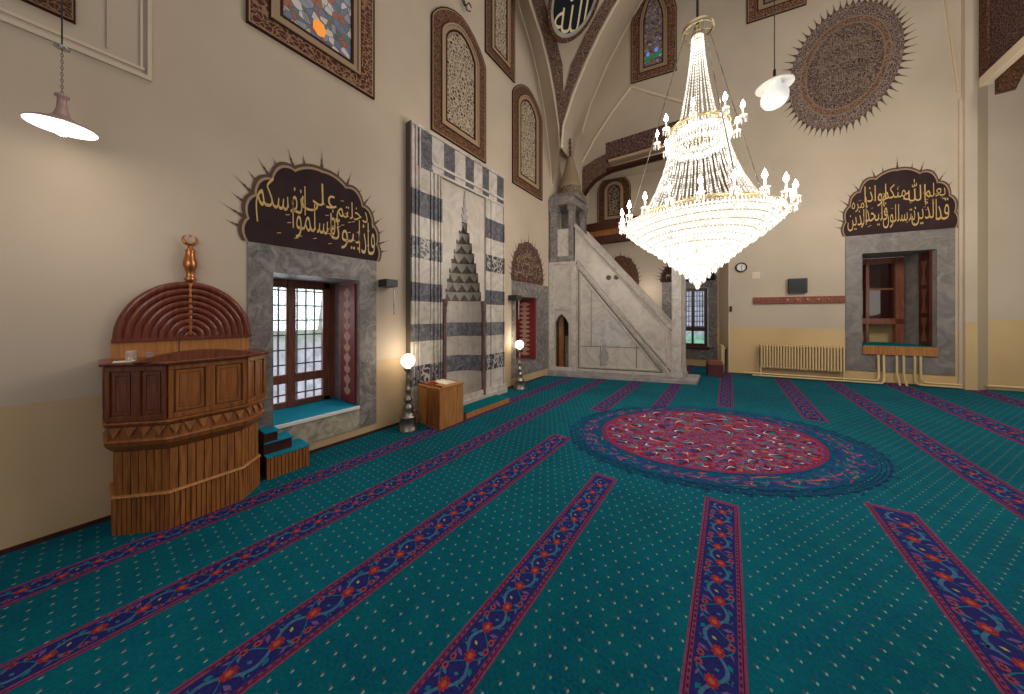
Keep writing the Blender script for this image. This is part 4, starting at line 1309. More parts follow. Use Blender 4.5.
# ------------------------------------------------------------------ far wall, bay and its windows
rU = FRT.U
rZ = FRT.Z
uBL, uBR = rU(574), rU(728.5); zBT = rZ(640, 158)
n7 = dict(u0=rU(861.8), u1=rU(936), zs=rZ(898, 350), zt=rZ(898, 251.5), o0=rU(845.3), o1=rU(954.5), ot=rZ(898, 232.5), ob=rZ(898, 372.5))
uEnd = rU(961)
uCor = (XW - FRT.o.x) / FRT.u.x
mb = MB(FRT)
wall_rects(mb, uCor, uEnd + .02, 0, WT, [(uBL, uBR, 0, zBT), (n7['u0'], n7['u1'], n7['zs'], n7['zt'])], rZ(800, 328.5), 1, 0)
# rounded upper corners of the bay opening
cl = [(576, 181), (581, 172), (589, 163.5), (597, 158), (606, 153)]
pl = [FRT.pix(x, y) for x, y in cl]
mb.add([(uBL, 0, zBT)] + [(u, .0, z) for u, z in [(uBL, pl[0][1])] + pl[:-1] + [(pl[-1][0], zBT)]], [(0, 1, 2, 3, 4, 5, 6)], 0)
db = (FB.o - FRT.o).dot(FRT.n)
mb.quad((uBR, 0, 0), (uBR, db, 0), (uBR, db, zBT), (uBR, 0, zBT), 2); mb.quad((uBL, 0, 0), (uBL, db, 0), (uBL, db, zBT), (uBL, 0, zBT), 0); mb.quad((uBL, 0, zBT), (uBR, 0, zBT), (uBR, db, zBT), (uBL, db, zBT), 0)
mb.box(uBR, uBR + .02, -.002, .012, 0, zBT, 3)
structure('wall_right', mb=mb, mats=['plaster_r', 'dado_r', 'pier_side', 'edge_light'])
mb = MB(FRT)
mb.box(uBR, uEnd, .002, .02, 0, .04); structure('baseboard_right', mb=mb, mats=['cream_dark'])
bU, bZ = FB.U, FB.Z
mb = MB(FB)
wall_rects(mb, bU(574) - 1.5, bU(733) + 1, 0, zBT + 1.2, [(bU(683), bU(708), bZ(695, 346.5), bZ(695, 288))], bZ(700, 327), 1, 0)
structure('wall_bay', mb=mb, mats=['plaster_r', 'dado_r'])
# window 8: bay window with grille
root = structure('window_8', FB.P(bU(695), 0, 0))
d8 = dict(u0=bU(683), u1=bU(708), zs=bZ(695, 346.5), zt=bZ(695, 288), o0=bU(662), o1=bU(717), ot=bZ(690, 281.5), ob=bZ(695, 359))
mb = MB(FB); surround(mb, d8, .03); obj('marble_surround', mb, ['stone', 'stone'], root)
mb = MB(FB); a, b, c_, d_ = d8['u0'], d8['u1'], d8['zs'], d8['zt']
zz = bZ(695, 329)
mb.band([(a, c_), (a, d_), (b, d_), (b, c_)], [(a + .09, c_ + .1), (a + .09, d_ - .1), (b - .09, d_ - .1), (b - .09, c_ + .1)], -.2, -.05); mb.box(bU(692), bU(694), -.2, -.04, c_, d_); mb.box(a, b, -.2, -.04, zz - .07, zz + .07); mb.box(a - .05, b + .05, -.1, .05, c_ - .1, c_)
obj('casement', mb, ['wood_dark'], root)
mb = MB(FB)
for i in range(9):
    u = a + (b - a) * (i + .5) / 9; mb.box(u - .012, u + .012, -.27, -.25, zz, d_)
for i in range(8):
    z = zz + (d_ - zz) * (i + .5) / 8; mb.box(a, b, -.27, -.25, z - .012, z + .012)
obj('iron_grille', mb, ['iron'], root)
mb = MB(FB); mb.quad((a, -.15, c_), (b, -.15, c_), (b, -.15, d_), (a, -.15, d_)); obj('pane', mb, ['pane'], root)
mb = MB(FB); mb.quad((a - 1.5, -.9, c_ - .4), (b + 1.5, -.9, c_ - .4), (b + 1.5, -.9, d_ + .5), (a - 1.5, -.9, d_ + .5)); structure('exterior_garden', mb=mb, mats=['outside_far'])
zi = bZ(690, 281.5)
inscription(FB, bU(661), bU(715.5), zi + .004, bZ(690, 258) - zi, [('بسم الله الرحمن الرحيم', -.8, .8, .15, .55, 0)], 'dark scalloped painted arch over the bay window, partly hidden by the chandelier tip', small=True, umax=bU(716.5))
inscription(FB, bU(603), bU(638.5), bZ(620, 286), bZ(620, 256) - bZ(620, 286), [], 'dark leafy painted arch showing just above the minbar handrail', small=True, tex='border')
upper_window(9, FB, bU(597.5), bU(631), bZ(614, 226), bZ(614, 175), 'round', .3, 'tracery_dark', 'border_grey')
# gallery beams in the bay
FG = across(620, 372, 60)
ga = FG.U(583); gb = FG.U(668)
root = thing('gallery_beam', 'brown wooden gallery rail crossing the bay behind the minbar', 'beam', FG.P((ga + gb) / 2, 0, FG.Z(612, 242)))
mb = MB(FG); mb.box(ga, gb, -.2, .1, FG.Z(612, 229), FG.Z(612, 221)); obj('upper_rail', mb, ['wood_dark'], root)
mb = MB(FG); mb.box(ga, gb, -.2, .04, FG.Z(612, 235), FG.Z(612, 229)); obj('middle_rail', mb, ['wood_slat'], root)
mb = MB(FG); mb.box(ga, gb, -.2, .08, FG.Z(612, 242), FG.Z(612, 235)); obj('lower_rail', mb, ['wood_dark'], root)
# painted arch band and beam
mb = MB(FRT)
ou = [(575.5, 182), (580, 173), (586, 166), (595, 159.5), (606, 153.5)]; inn = [(583.5, 193), (588, 186), (594.5, 179), (603, 173.5), (613, 168.5)]
mb.band([FRT.pix(x, y, .06) for x, y in ou], [FRT.pix(x, y, .06) for x, y in inn], .003, .06, 0, False)
o2 = [(583.5, 193), (588, 186), (594.5, 179), (603, 173.5), (613, 168.5)]; i2 = [(585, 196), (590, 188.5), (596.5, 181), (604.5, 175.5), (614, 171)]
mb.band([FRT.pix(x, y, .09) for x, y in o2], [FRT.pix(x, y, .09) for x, y in i2], .0, .09, 1, False)
structure('trim_2', mb=mb, mats=['paint_band', 'brown_line'])
FP2 = across(620, 374.2, 60)
root = thing('painted_beam', 'long dark painted beam with scroll ornament at the mouth of the bay', 'beam', FP2.P(FP2.U(635), 0, FP2.Z(633, 158)))
pa_, pb_ = FP2.U(606.5), FP2.U(700)
mb = MB(FP2); mb.box(pa_, pb_, -.15, .1, FP2.Z(633, 154), FP2.Z(633, 136.5)); obj('beam_body', mb, ['paint_dark'], root)
mb = MB(FP2); mb.box(pa_ + .1, pb_, -.1, .16, FP2.Z(633, 158), FP2.Z(633, 155.5)); obj('pale_cornice', mb, ['tan_line'], root)
mb = MB(FP2); mb.box(pa_ + .02, pb_, -.1, .12, FP2.Z(633, 165.5), FP2.Z(633, 163))
for i in range(40):
    u = pa_ + .05 + i * (pb_ - pa_ - .1) / 40; mb.box(u, u + .03, -.05, .14, FP2.Z(633, 167), FP2.Z(633, 165))
obj('dentil_strip', mb, ['brown_line'], root)
# red box and end-on radiator at the mouth of the bay
bp = floor_at(716, 377); fb = Fr(bp, FRT.u, FRT.n)
root = thing('maroon_box', 'dark maroon box standing on the carpet below the bay window', 'box', bp)
mb = MB(fb); mb.box(-.18, .18, -.4, 0, 0, .34); obj('box_body', mb, ['maroon'], root, bevel=.01)
mb = MB(fb); mb.prism([(-.19, .34), (.19, .34), (.15, .43), (-.15, .43)], -.4, .0); obj('box_lid', mb, ['wood_frame'], root)
fr_ = Fr(FRT.P(uBR, 0, 0), -FRT.n, -FRT.u)
mb = MB(fr_)


def radiator(fr, u0, u1, z0, z1, n0, n1, k, label, grp):
    root = thing('radiator', label, 'radiator', fr.P((u0 + u1) / 2, n0, z0 - .12), grp)
    s = (u1 - u0) / k
    for i in range(k):
        mb = MB(fr); a = u0 + i * s + s * .24; b = u0 + (i + 1) * s - s * .24
        mb.box(a, b, n0, n1, z0 + .03, z1 - .02); mb.box(a - .006, b + .006, n0 + .02, n1 - .02, z0, z0 + .05); mb.box(a - .006, b + .006, n0 + .02, n1 - .02, z1 - .06, z1)
        obj('radiator_fin', mb, ['cream'], root)
    mb = MB(fr); mb.tube([(u0, (n0 + n1) / 2, z0 + .025), (u1, (n0 + n1) / 2, z0 + .025)], .02, 8); mb.tube([(u0, (n0 + n1) / 2, z1 - .03), (u1, (n0 + n1) / 2, z1 - .03)], .02, 8)
    obj('header_tube', mb, ['cream'], root)
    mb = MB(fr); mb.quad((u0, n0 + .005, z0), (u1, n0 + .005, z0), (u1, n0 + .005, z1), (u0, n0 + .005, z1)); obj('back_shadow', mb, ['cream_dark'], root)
    for u in (u0 + .02, u1 - .02):
        mb = MB(fr); mb.box(u - .015, u + .015, n0 + .02, n1 - .03, .0, z0 + .02); obj('foot', mb, ['cream'], root)
        mb = MB(fr); mb.box(u - .02, u + .02, n0 - .025, n0 + .01, z1 - .1, z1 - .05); obj('wall_clip', mb, ['cream'], root)
    return root


radiator(FRT, rU(758.5), rU(842), rZ(800, 369), rZ(800, 345), .06, .17, 29, 'cream ribbed heating radiator below the brown wall rail', None)
radiator(fr_, .1, .7, .22, .82, .06, .15, 8, 'narrow cream radiator at the mouth of the bay beside the maroon box', None)
# clock, wall box, rail, switch
cu, cz = FRT.pix(741, 267.5); cr = .14
root = thing('clock', 'small round dark-rimmed clock high on the beige wall', 'clock', FRT.P(cu, .004, cz - cr))
C = lambda r_, k=28: [(cu + r_ * cos(2 * pi * i / k), cz + r_ * sin(2 * pi * i / k)) for i in range(k)]
mb = MB(FRT); mb.band(C(cr), C(cr * .8), .004, .04); obj('rim', mb, ['ink_navy'], root)
mb = MB(FRT); mb.prism(C(cr * .82), .004, .02); fc_ = obj('dial', mb, ['white'], root)
mb = MB(FRT)
for i in range(12):
    a = 2 * pi * i / 12; mb.bar((cu + cr * .62 * sin(a), .02, cz + cr * .62 * cos(a)), (cu + cr * .74 * sin(a), .02, cz + cr * .74 * cos(a)), .012, .004)
obj('hour_mark', mb, ['black'], fc_)
mb = MB(FRT); mb.bar((cu, .022, cz), (cu + .03, .022, cz + .075), .014, .004); mb.bar((cu, .024, cz), (cu + .02, .024, cz - .11), .01, .004); obj('hand', mb, ['black'], root)
u0, z1_ = FRT.pix(787.5, 279); u1, z0_ = FRT.pix(806, 293)
root = thing('notice_box', 'small dark grey box mounted on the wall above the brown rail', 'box', FRT.P((u0 + u1) / 2, .05, z0_))
mb = MB(FRT); mb.box(u0, u1, .004, .1, z0_, z1_); obj('housing', mb, ['grey_box'], root, bevel=.012)
mb = MB(FRT); mb.box(u0 + .03, u1 - .03, .1, .105, z0_ + .04, z1_ - .04); obj('front_screen', mb, ['black'], root)
u0, u1 = rU(753), rU(847); z0_, z1_ = rZ(800, 303.4), rZ(800, 296.6)
root = thing('coat_rail', 'long reddish brown wooden rail with pegs fixed to the beige wall', 'rail', FRT.P((u0 + u1) / 2, .03, z0_))
mb = MB(FRT); mb.box(u0, rU(845.2) - .01, .004, .05, z0_, z1_); obj('rail_board', mb, ['wood_frame'], root, bevel=.008)
for i in range(9):
    u = u0 + (u1 - u0) * (i + .5) / 9.3; mb = MB(FRT); mb.tube([(u, .05, (z0_ + z1_) / 2), (u, .1, (z0_ + z1_) / 2 + .01)], .014, 8); obj('peg', mb, ['copper'], root)
u, z = FRT.pix(756, 275.5)
mb = MB(FRT); mb.box(u - .09, u + .09, .004, .012, z - .1, z + .1); mb.box(u - .04, u + .04, .012, .02, z - .05, z + .05)
tag(obj('light_switch', mb, ['edge_light']), 'small cream light switch on the wall beside the round clock', 'switch')
u, z = FRT.pix(730.5, 309)
mb = MB(FRT); mb.box(u - .03, u + .03, .004, .04, z - .08, z + .08); mb.box(u - .015, u + .015, .04, .05, z - .03, z + .02)
tag(obj('black_switch', mb, ['black']), 'small black switch low on the wall corner by the bay', 'switch')

# ------------------------------------------------------------------ window 10: niche window over the pipes
root = structure('window_10', FRT.P(rU(898), 0, n7['ob']))
mb = MB(FRT); surround(mb, n7, .02); obj('marble_surround', mb, ['stone_r', 'stone_r'], root)
u0, u1, zs, zt = n7['u0'], n7['u1'], n7['zs'], n7['zt']; D7 = back_depth(FRT, u1, 904)
mb = MB(FRT); mb.quad((u0, .018, zs), (u0, -D7, zs), (u0, -D7, zt), (u0, .018, zt)); mb.quad((u1, .018, zs), (u1, -D7, zs), (u1, -D7, zt), (u1, .018, zt)); mb.quad((u0, .018, zt), (u1, .018, zt), (u1, -D7, zt), (u0, -D7, zt))
mb.quad((u0, -D7 - .3, zs), (u1, -D7 - .3, zs), (u1, -D7 - .3, zt), (u0, -D7 - .3, zt), 1)
obj('reveal', mb, ['stone_pale', 'dado_r'], root)
sz0 = rZ(898, 355); sz1 = rZ(898, 346.2)
mb = MB(FRT); mb.box(u0, u1, .021, .06, sz0, sz1); obj('sill_board', mb, ['wood_orange'], root)
mb = MB(FRT); mb.box(u0, u1, -D7 - .3, .055, sz1 - .02, sz1 + .012); obj('sill_carpet', mb, ['carpet_top_lit2'], root)
fd = -D7 + .1; uR = FRT.U(903.5, fd); zlo = FRT.Z(885, 321, fd)
zt2 = zt - .02
mb = MB(FRT)
mb.box(u0, uR, fd - .1, fd, zt2 - .16, zt2); mb.box(uR - .16, uR, fd - .1, fd + .03, sz1, zt2); mb.box(u0, u0 + .1, fd - .1, fd, sz1, zt2); mb.box(u0 - .0, uR, fd - .1, fd + .03, zlo - .09, zlo + .07)
uk = FRT.U(868, fd); mb.box(uk - .05, uk + .02, fd - .1, fd + .02, sz1, zt2)
zq = FRT.Z(885, 289, fd); mb.box(uk, uR - .15, fd - .08, fd - .02, zq - .025, zq + .025)
obj('casement', mb, ['wood_frame'], root, bevel=.008)
mb = MB(FRT); mb.quad((u0, fd - .05, zlo), (uR, fd - .05, zlo), (uR, fd - .05, zt2), (u0, fd - .05, zt2)); obj('pane', mb, ['pane_dark'], root)
e0 = back_depth(FRT, u1 - .04, 919.5); e1 = back_depth(FRT, u1 - .04, 930)
mb = MB(FRT); mb.box(u1 - .05, u1 - .006, -e0, -e1, sz1 + .02, zt - .03); sh = obj('shutter', mb, ['shutter_dark'], root)
mb = MB(FRT); nm = -(e0 + e1) / 2; hw = (e0 - e1) / 2
for k in range(3):
    L = (zt - sz1 - .25) / 3; z = sz1 + .12 + k * L
    pts = [(u1 - .054, nm - hw * .6, z), (u1 - .054, nm - hw * .15, z + L * .42), (u1 - .054, nm - hw * .6, z + L * .85), (u1 - .054, nm + hw * .6, z + L * .85), (u1 - .054, nm + hw * .15, z + L * .42), (u1 - .054, nm + hw * .6, z)]
    mb.add(pts, [tuple(range(6))])
obj('shutter_relief', mb, ['wood_frame'], sh)
zi = n7['ot']
inscription(FRT, rU(843), rU(957.3), zi + .004, rZ(891, 169) - zi,
            [('قد', .64, .86, .12, .46, .0), ('يعلم', .46, .8, .38, .72, .0), ('الذين', .24, .66, .06, .46, .0), ('الله', .1, .48, .46, .82, .0), ('يتسللون', -.26, .3, .06, .44, .0), ('منكم', -.26, .14, .42, .78, .0), ('لواذا', -.6, -.2, .44, .8, .0), ('فليحذر', -.66, -.18, .1, .5, .0), ('الذين', -.92, -.56, .06, .42, .0), ('امره', -.84, -.56, .38, .62, .0)],
            'scalloped dark painted arch with gold script over the window with the pipes', umax=rU(961) - .08)
# heating pipes
def pipe(pts, label):
    mb = MB(FRT); q = []
    for i, p in enumerate(pts):
        q.append(p)
    mb.tube(q, .022, 8)
    tag(obj('heating_pipe', mb, ['cream']), label, 'pipe', 'cream heating pipes under the window')


for i, (x, xe) in enumerate(((875.5, 742), (880.8, 750))):
    u = rU(x); zb_ = .1 + .06 * (1 - i)
    zb_ = .1 if i == 0 else .04
    pipe([(u, .1, sz0 - .005), (u, .12, zb_ + .14), (u - .03, .17, zb_ + .04), (u - .1, .23, zb_), (rU(xe), .23, zb_)],
         ('inner' if i == 0 else 'outer') + ' cream pipe dropping below the window then running past the radiator')
for i, x in enumerate((893.8, 900.6)):
    u = rU(x); pipe([(u, .1, sz0 - .005), (u, .1, .3), (u + .03, .14, .004)], ('first' if i == 0 else 'second') + ' of two straight cream pipes from the window board into the carpet')
for i, (x, n_) in enumerate(((911.5, .1), (917.3, .1))):
    u = rU(x); zb_ = .04 if i == 0 else .1
    pipe([(u, .1, sz0 - .005), (u, .1, zb_ + .08), (u + .04, .1, zb_ + .02), (u + .1, .1, zb_), (rU(958), .1, zb_)], ('lower' if i == 0 else 'upper') + ' cream pipe dropping below the window then running to the pier')

# ------------------------------------------------------------------ painted sun medallion
pts_o = []; K = 72
for i in range(K):
    t = 2 * pi * i / K
    pts_o.append(FRT.pix(846.5 + 57.5 * cos(t), 65.5 - 63.5 * sin(t + .38)))
mu = sum(p[0] for p in pts_o) / K; mz_ = sum(p[1] for p in pts_o) / K
SC = lambda s: [(mu + (u - mu) * s, mz_ + (z - mz_) * s) for u, z in pts_o]
root = thing('sun_medallion', 'large round painted medallion of dense script ringed with spiky rays', 'medallion', FRT.P(mu, .004, min(p[1] for p in pts_o)))
mb = MB(FRT); mb.band(pts_o, SC(.8), .004, .012); obj('painted_rim', mb, ['sun_out'], root)
mb = MB(FRT); mb.band(SC(.8), SC(.78), .004, .016, 0); mb.band(SC(.7), SC(.68), .004, .016, 0); obj('ring_line', mb, ['sun_line'], root)
mb = MB(FRT); mb.band(SC(.78), SC(.70), .004, .012); obj('russet_ring', mb, ['sun_ring'], root)
mb = MB(FRT); mb.prism(SC(.68), .004, .01); obj('script_field', mb, ['sun_in'], root)
mb = MB(FRT)
txt = [('لا اله الا الله محمد رسول الله', -.5, .5, .0, .34), ('الحمد لله رب العالمين', -.46, .46, .26, .52), ('قل هو الله احد', -.46, .46, -.3, .02), ('الله الصمد لم يلد', -.4, .4, -.52, -.26)]
RU = max(p[0] for p in pts_o) - mu; RZ = max(p[1] for p in pts_o) - mz_
for s, a, b, c_, d_ in txt:
    letters(mb, shape(s), mu + a * RU, mu + b * RU, mz_ + c_ * RZ, mz_ + d_ * RZ, .0125, 0, .0)
obj('lettering', mb, ['sun_line'], root)
for i in range(60):
    t = i / 60 * K; k = int(t) % K; f_ = t - int(t)
    p = (pts_o[k][0] * (1 - f_) + pts_o[(k + 1) % K][0] * f_, pts_o[k][1] * (1 - f_) + pts_o[(k + 1) % K][1] * f_)
    dx, dz = p[0] - mu, p[1] - mz_; ln = sqrt(dx * dx + dz * dz); dx /= ln; dz /= ln
    L = .25; w_ = .055
    P = lambda s, q: (p[0] + dx * s - dz * q, .007, p[1] + dz * s + dx * q)
    mb = MB(FRT); mb.add([P(-.03, -w_), P(.05, -w_ * .45), P(.1, -w_ * .2), P(L, 0), P(.1, w_ * .2), P(.05, w_ * .45), P(-.03, w_)], [tuple(range(7))])
    obj('ray', mb, ['needle'], root)


# ------------------------------------------------------------------ upper windows of the far wall
def ex11(root):
    u, z = FRT.pix(652, 60); mb = MB(FRT); mb.add([(u - .35, .018, z - .12), (u - .1, .018, z + .02), (u + .3, .018, z + .1), (u + .32, .018, z + .2), (u - .05, .018, z + .14), (u - .35, .018, z + .02)], [(0, 1, 2, 3, 4, 5)])
    obj('green_glass', mb, ['glass_green'], root)['label'] = 'green glass'
    for k, (x, y) in enumerate(((656, 50), (660, 54), (648, 55), (644, 63), (664, 57))):
        u, z = FRT.pix(x, y); obj('blue_glass', spot(FRT, u, z, .055, .017), ['glass_blue'], root)


u0, u1 = rU(631), rU(676.7); zb_ = rZ(654, 77.5)
upper_window(11, FRT, u0, u1, zb_, rZ(654, -16), 'pointed', .3, 'glass_b', 'border_big', rise=rZ(654, -16) - rZ(654, 16), extra=ex11)
u0, u1 = rU(746.5), rU(806); zb_ = rZ(776, 15)
upper_window(12, FRT, u0, u1, zb_, zb_ + 4, 'pointed', .3, 'glass_b', 'border_big', rise=1.2)
mb = MB(FRT)                                       # creases of the vault plaster
for pts in ([(631, 87), (612, 112), (595, 138), (577, 172)], [(631, 87), (660, 96), (692, 105)], [(577, 150), (590, 105), (606, 67), (625, 30), (643, 0), (655, -22)]):
    q = [FRT.pix(x, y) for x, y in pts]
    mb.tube([(u, .0, z) for u, z in q], .045, 6)
structure('trim_3', mb=mb, mats=['edge_light'])

# ------------------------------------------------------------------ corner vault: arch soffits and the triangle between them
LA = [FL.P(u, 0.002, z) for u, z in [FL.pix(x, y) for x, y in ((506, -50), (513, -20), (521, 12), (530, 42), (538.5, 78), (545, 115), (550, 160), (552, 186))]]
LBp = [(518, -50), (524, -20), (532, 8), (541, 35), (548.5, 65), (554, 95), (558.5, 126), (560, 148)]
LB = [FL.P(u, .45, z) for u, z in [FL.pix(x, y, .45) for x, y in LBp]]
ap = LB[6]
FA = Fr(V((ap.x, ap.y, 0)), FRT.u)
RBp = [(648, -50), (631, -20), (613.5, 8), (599, 35), (585, 65), (573, 95), (563, 126), (561.5, 148)]
RB = [FA.P(u, 0, z) for u, z in [FA.pix(x, y) for x, y in RBp]]
RC = [FRT.P(u, .005, z) for u, z in [FRT.pix(x, y) for x, y in ((672, -50), (655, -22), (639, 6), (622, 36), (606, 67), (591, 103), (579, 140), (576, 168))]]
mb = MB()
mb.loft([LA, LB], 0, False)
mb.loft([LB, RB], 1, False)
mb.loft([RB, RC], 2, False)
structure('wall_vault', mb=mb, mats=['plaster', 'plaster', 'plaster_r'])
mb = MB()
mb.tube(LB, .03, 6); mb.tube(RB, .035, 6); mb.tube(LA, .025, 6)
structure('trim_4', mb=mb, mats=['edge_light'])
mb = MB()
toE = lambda p, d: p + (EYE - p).normalized() * d
ia, ib, oa, ob_ = [], [], [], []
for l, r_, lp, rp_ in zip(LB, RB, LBp, RBp):
    wpx = rp_[0] - lp[0]; t0 = min(.5, 3.5 / wpx) if wpx > 0 else .5; t1 = min(.5, 14 / wpx)
    ia.append(toE(l.lerp(r_, t0 * .6), .05)); ib.append(toE(l.lerp(r_, t1), .05)); oa.append(toE(l.lerp(r_, 1 - t0 * .6), .05)); ob_.append(toE(l.lerp(r_, 1 - t1), .05))
mb.loft([ia, ib], 0, False); mb.loft([oa, ob_], 0, False)
structure('trim_5', mb=mb, mats=['paint_band'])
# round calligraphic roundel on the triangle
pL, pR = LB[2], RB[2]
m1 = LB[1].lerp(RB[1], .5); m2 = LB[3].lerp(RB[3], .5)
FD = Fr(toE(LB[2].lerp(RB[2], .5), .35), pR - pL, None, m1 - m2)
FD.n = FD.u.cross(FD.w).normalized()
if FD.n.dot(EYE - FD.o) < 0: FD.n = -FD.n
FD.nn = FD.n.copy()
root = thing('calligraphy_roundel', 'dark oval calligraphy roundel with gold lettering high in the corner vault', 'roundel', FD.P(0, 0, -1))
E_ = lambda s, k=40: [FD.pix(572.5 + 25 * s * cos(2 * pi * i / k), -4 + 48 * s * sin(2 * pi * i / k)) for i in range(k)]
mb = MB(FD); mb.band(E_(1), E_(.9), 0, .06, 0); mb.band(E_(.9), E_(.8), 0, .045, 1); obj('moulded_rim', mb, ['border_grey', 'stone_pale'], root)
mb = MB(FD); q = E_(.82); mb.add([(u, .02, z) for u, z in q], [tuple(range(len(q)))]); obj('dark_field', mb, ['ink_navy'], root)
mb = MB(FD); a, b = FD.pix(556, 29); c_, d_ = FD.pix(588, -14)
letters(mb, '\uFDF2', a, c_, min(b, d_), max(b, d_), .03, 0, -.008); obj('lettering', mb, ['gold_pale'], root)['label'] = 'gold lettering'

# ------------------------------------------------------------------ pier and gallery at the end of the far wall
FP = across(1005, 390.5, -150)
mb = MB(FRT); e0 = rU(961); e1 = FRT.U(977.5, .1); mb.box(e0, e1, 0, .1, 0, WT, 0); mb.box(e0 - .05, e0, 0, .04, 0, rZ(961, 100), 0)
mb.box(e0, e1, .1, .103, 0, rZ(961, 322), 1)
structure('wall_pier', mb=mb, mats=['plaster_r', 'dado_r'])
pu0 = FP.U(988); pn = 0
mb = MB(FP); zd = FP.Z(1005, 320)
p978 = FRT.U(977.5, .1)
ps = FRT.P(p978, .1, 0); pe = FP.P(pu0, 0, 0)
for z0_, z1_, mi_ in ((0, zd, 3), (zd, WT, 2)):
    mb.add([ps + UP * z0_, pe + UP * z0_, pe + UP * z1_, ps + UP * z1_], [(0, 1, 2, 3)], mi_, False, True)
wall_rects(mb, pu0, pu0 + 4.5, 0, WT, [], zd, 1, 0)
structure('wall_end', mb=mb, mats=['plaster_r', 'dado_r', 'pier_side', 'pier_side'])
mb = MB(FP); mb.tube([(pu0 - .1, .12, .1), (pu0 + 2.5, .12, .1)], .03, 8)
q = MB(FRT)
tag(obj('wall_pipe', mb, ['cream']), 'cream pipe along the foot of the pier wall', 'pipe').name = 'skirting_pipe'
mb = MB(FRT)
for (x0_, y0_), (x1_, y1_) in zip([(944, -6), (948, 20), (952, 50), (956, 80), (957.5, 92)][:-1], [(948, 20), (952, 50), (956, 80), (957.5, 92)]):
    a, b = FRT.pix(x0_, y0_), FRT.pix(x1_, y1_); mb.bar((a[0], 0, a[1]), (b[0], 0, b[1]), .035, .02)
structure('trim_6', mb=mb, mats=['pier_side'])
FQ = Fr(FP.P(FP.U(981, .5), .5, 0), (0, -1, 0), (-1, 0, 0))
g0 = FQ.pix(990, 77); zl = g0[1]
root = thing('gallery_balcony', 'dark painted gallery parapet with pale ledge projecting from the end pier', 'balcony', FQ.P(1, -.2, zl - .6))  # gallery balcony by the end pier, set free with nothing to hang it
mb = MB(FQ); mb.box(.0, 5, -.06, .0, zl + .1, zl + 4); obj('parapet', mb, ['paint_dark'], root)
mb = MB(FQ); mb.box(-.0, .28, -.04, .03, zl + .1, zl + 4); mb.box(0, 5, -.04, .03, zl + .1, zl + .18); obj('parapet_border', mb, ['border_grey'], root)
mb = MB(FQ); mb.box(.14, 5, -.3, .08, zl - .1, zl + .1); obj('ledge', mb, ['edge_light'], root)
mb = MB(FQ)
for k in range(5):
    pts = [(.3 + k * .9, zl - .1), (1.2 + k * .9, zl - .1)] + [(1.2 + k * .9 - .9 * i / 12, zl - .42 + .28 * sin(pi * i / 12)) for i in range(13)]
    mb.prism(pts, -.3, -.05)
obj('scalloped_bracket', mb, ['border_grey'], root)

# ------------------------------------------------------------------ pendant lamps
lc = depth_at(62, 127, 2.1)
root = thing('pendant_lamp', 'lit white dish pendant lamp hanging on a chain over the pulpit', 'lamp', lc)
mb = MB(); mb.lathe(lc, [(.152, -.004), (.152, .004), (.11, .028), (.055, .055), (.035, .085), (.024, .13), (.02, .2), (.032, .208), (.032, .222), (.001, .225)], 32); obj('shade', mb, ['lamp_pink'], root)
mb = MB(); mb.lathe(lc, [(.15, -.006), (.09, .006), (.001, .012)], 32); obj('reflector', mb, ['lamp_white'], root)
mb = MB(); mb.ball(lc + V((0, 0, -.03)), .032); obj('bulb', mb, ['bulb'], root)
mb = MB()
for i in range(14):
    q = lc + V((0, 0, .226 + .022 * (i + .5))); d = V((.005, 0, 0)) if i % 2 else V((0, .005, 0))
    mb.tube([q + d * cos(a) + V((0, 0, .013 * sin(a))) for a in [2 * pi * k / 8 for k in range(9)]], .0016, 5)
obj('chain', mb, ['iron'], root)
mb = MB(); mb.lathe(lc + V((0, 0, .55)), [(.001, .03), (.012, .025), (.035, .008), (.035, .0), (.001, -.004)], 16); obj('ceiling_rose', mb, ['steel'], root)
mb = MB(); mb.tube([lc + V((0, 0, .54)), lc + V((0, 0, 7))], .004, 6); obj('cord', mb, ['black'], root)
rc = depth_at(774.5, 86.5, 4.0)
root = thing('pendant_lamp', 'white pendant lamp with frosted globe hanging before the sun medallion', 'lamp', rc)
mb = MB(); mb.lathe(rc, [(.2, .0), (.2, .012), (.16, .04), (.08, .07), (.05, .1), (.02, .12), (.001, .12)], 32); mb.lathe(rc, [(.2, .0), (.15, .02), (.06, .04)], 32); obj('shade', mb, ['white'], root)
mb = MB(); mb.lathe(rc, [(.07, .05), (.08, .0), (.12, -.05), (.15, -.12), (.145, -.19), (.11, -.25), (.06, -.28), (.001, -.29)], 28); obj('globe', mb, ['globe_off'], root)
mb = MB(); mb.tube([rc + V((0, 0, .11)), rc + V((0, 0, .22))], .016, 8); obj('stem', mb, ['iron'], root)
mb = MB(); mb.tube([rc + V((0, 0, .2)), rc + V((0, 0, 8))], .006, 6); obj('cord', mb, ['black'], root)

# ------------------------------------------------------------------ chandelier
ZC = 4.28
cx = depth_at(697.5, 316, ZC); cx.z = 0
hz = lambda y: 1.7 + (316 - y) / 300 * ZC
root = thing('chandelier', 'huge tiered crystal chandelier with lit candle bulbs over the carpet medallion', 'chandelier', V((cx.x, cx.y, hz(287))))
R0 = ORG[root.name]


def cpart(name, mb, mats, parent=root, **k):
    return obj(name, mb, mats, parent, **k)


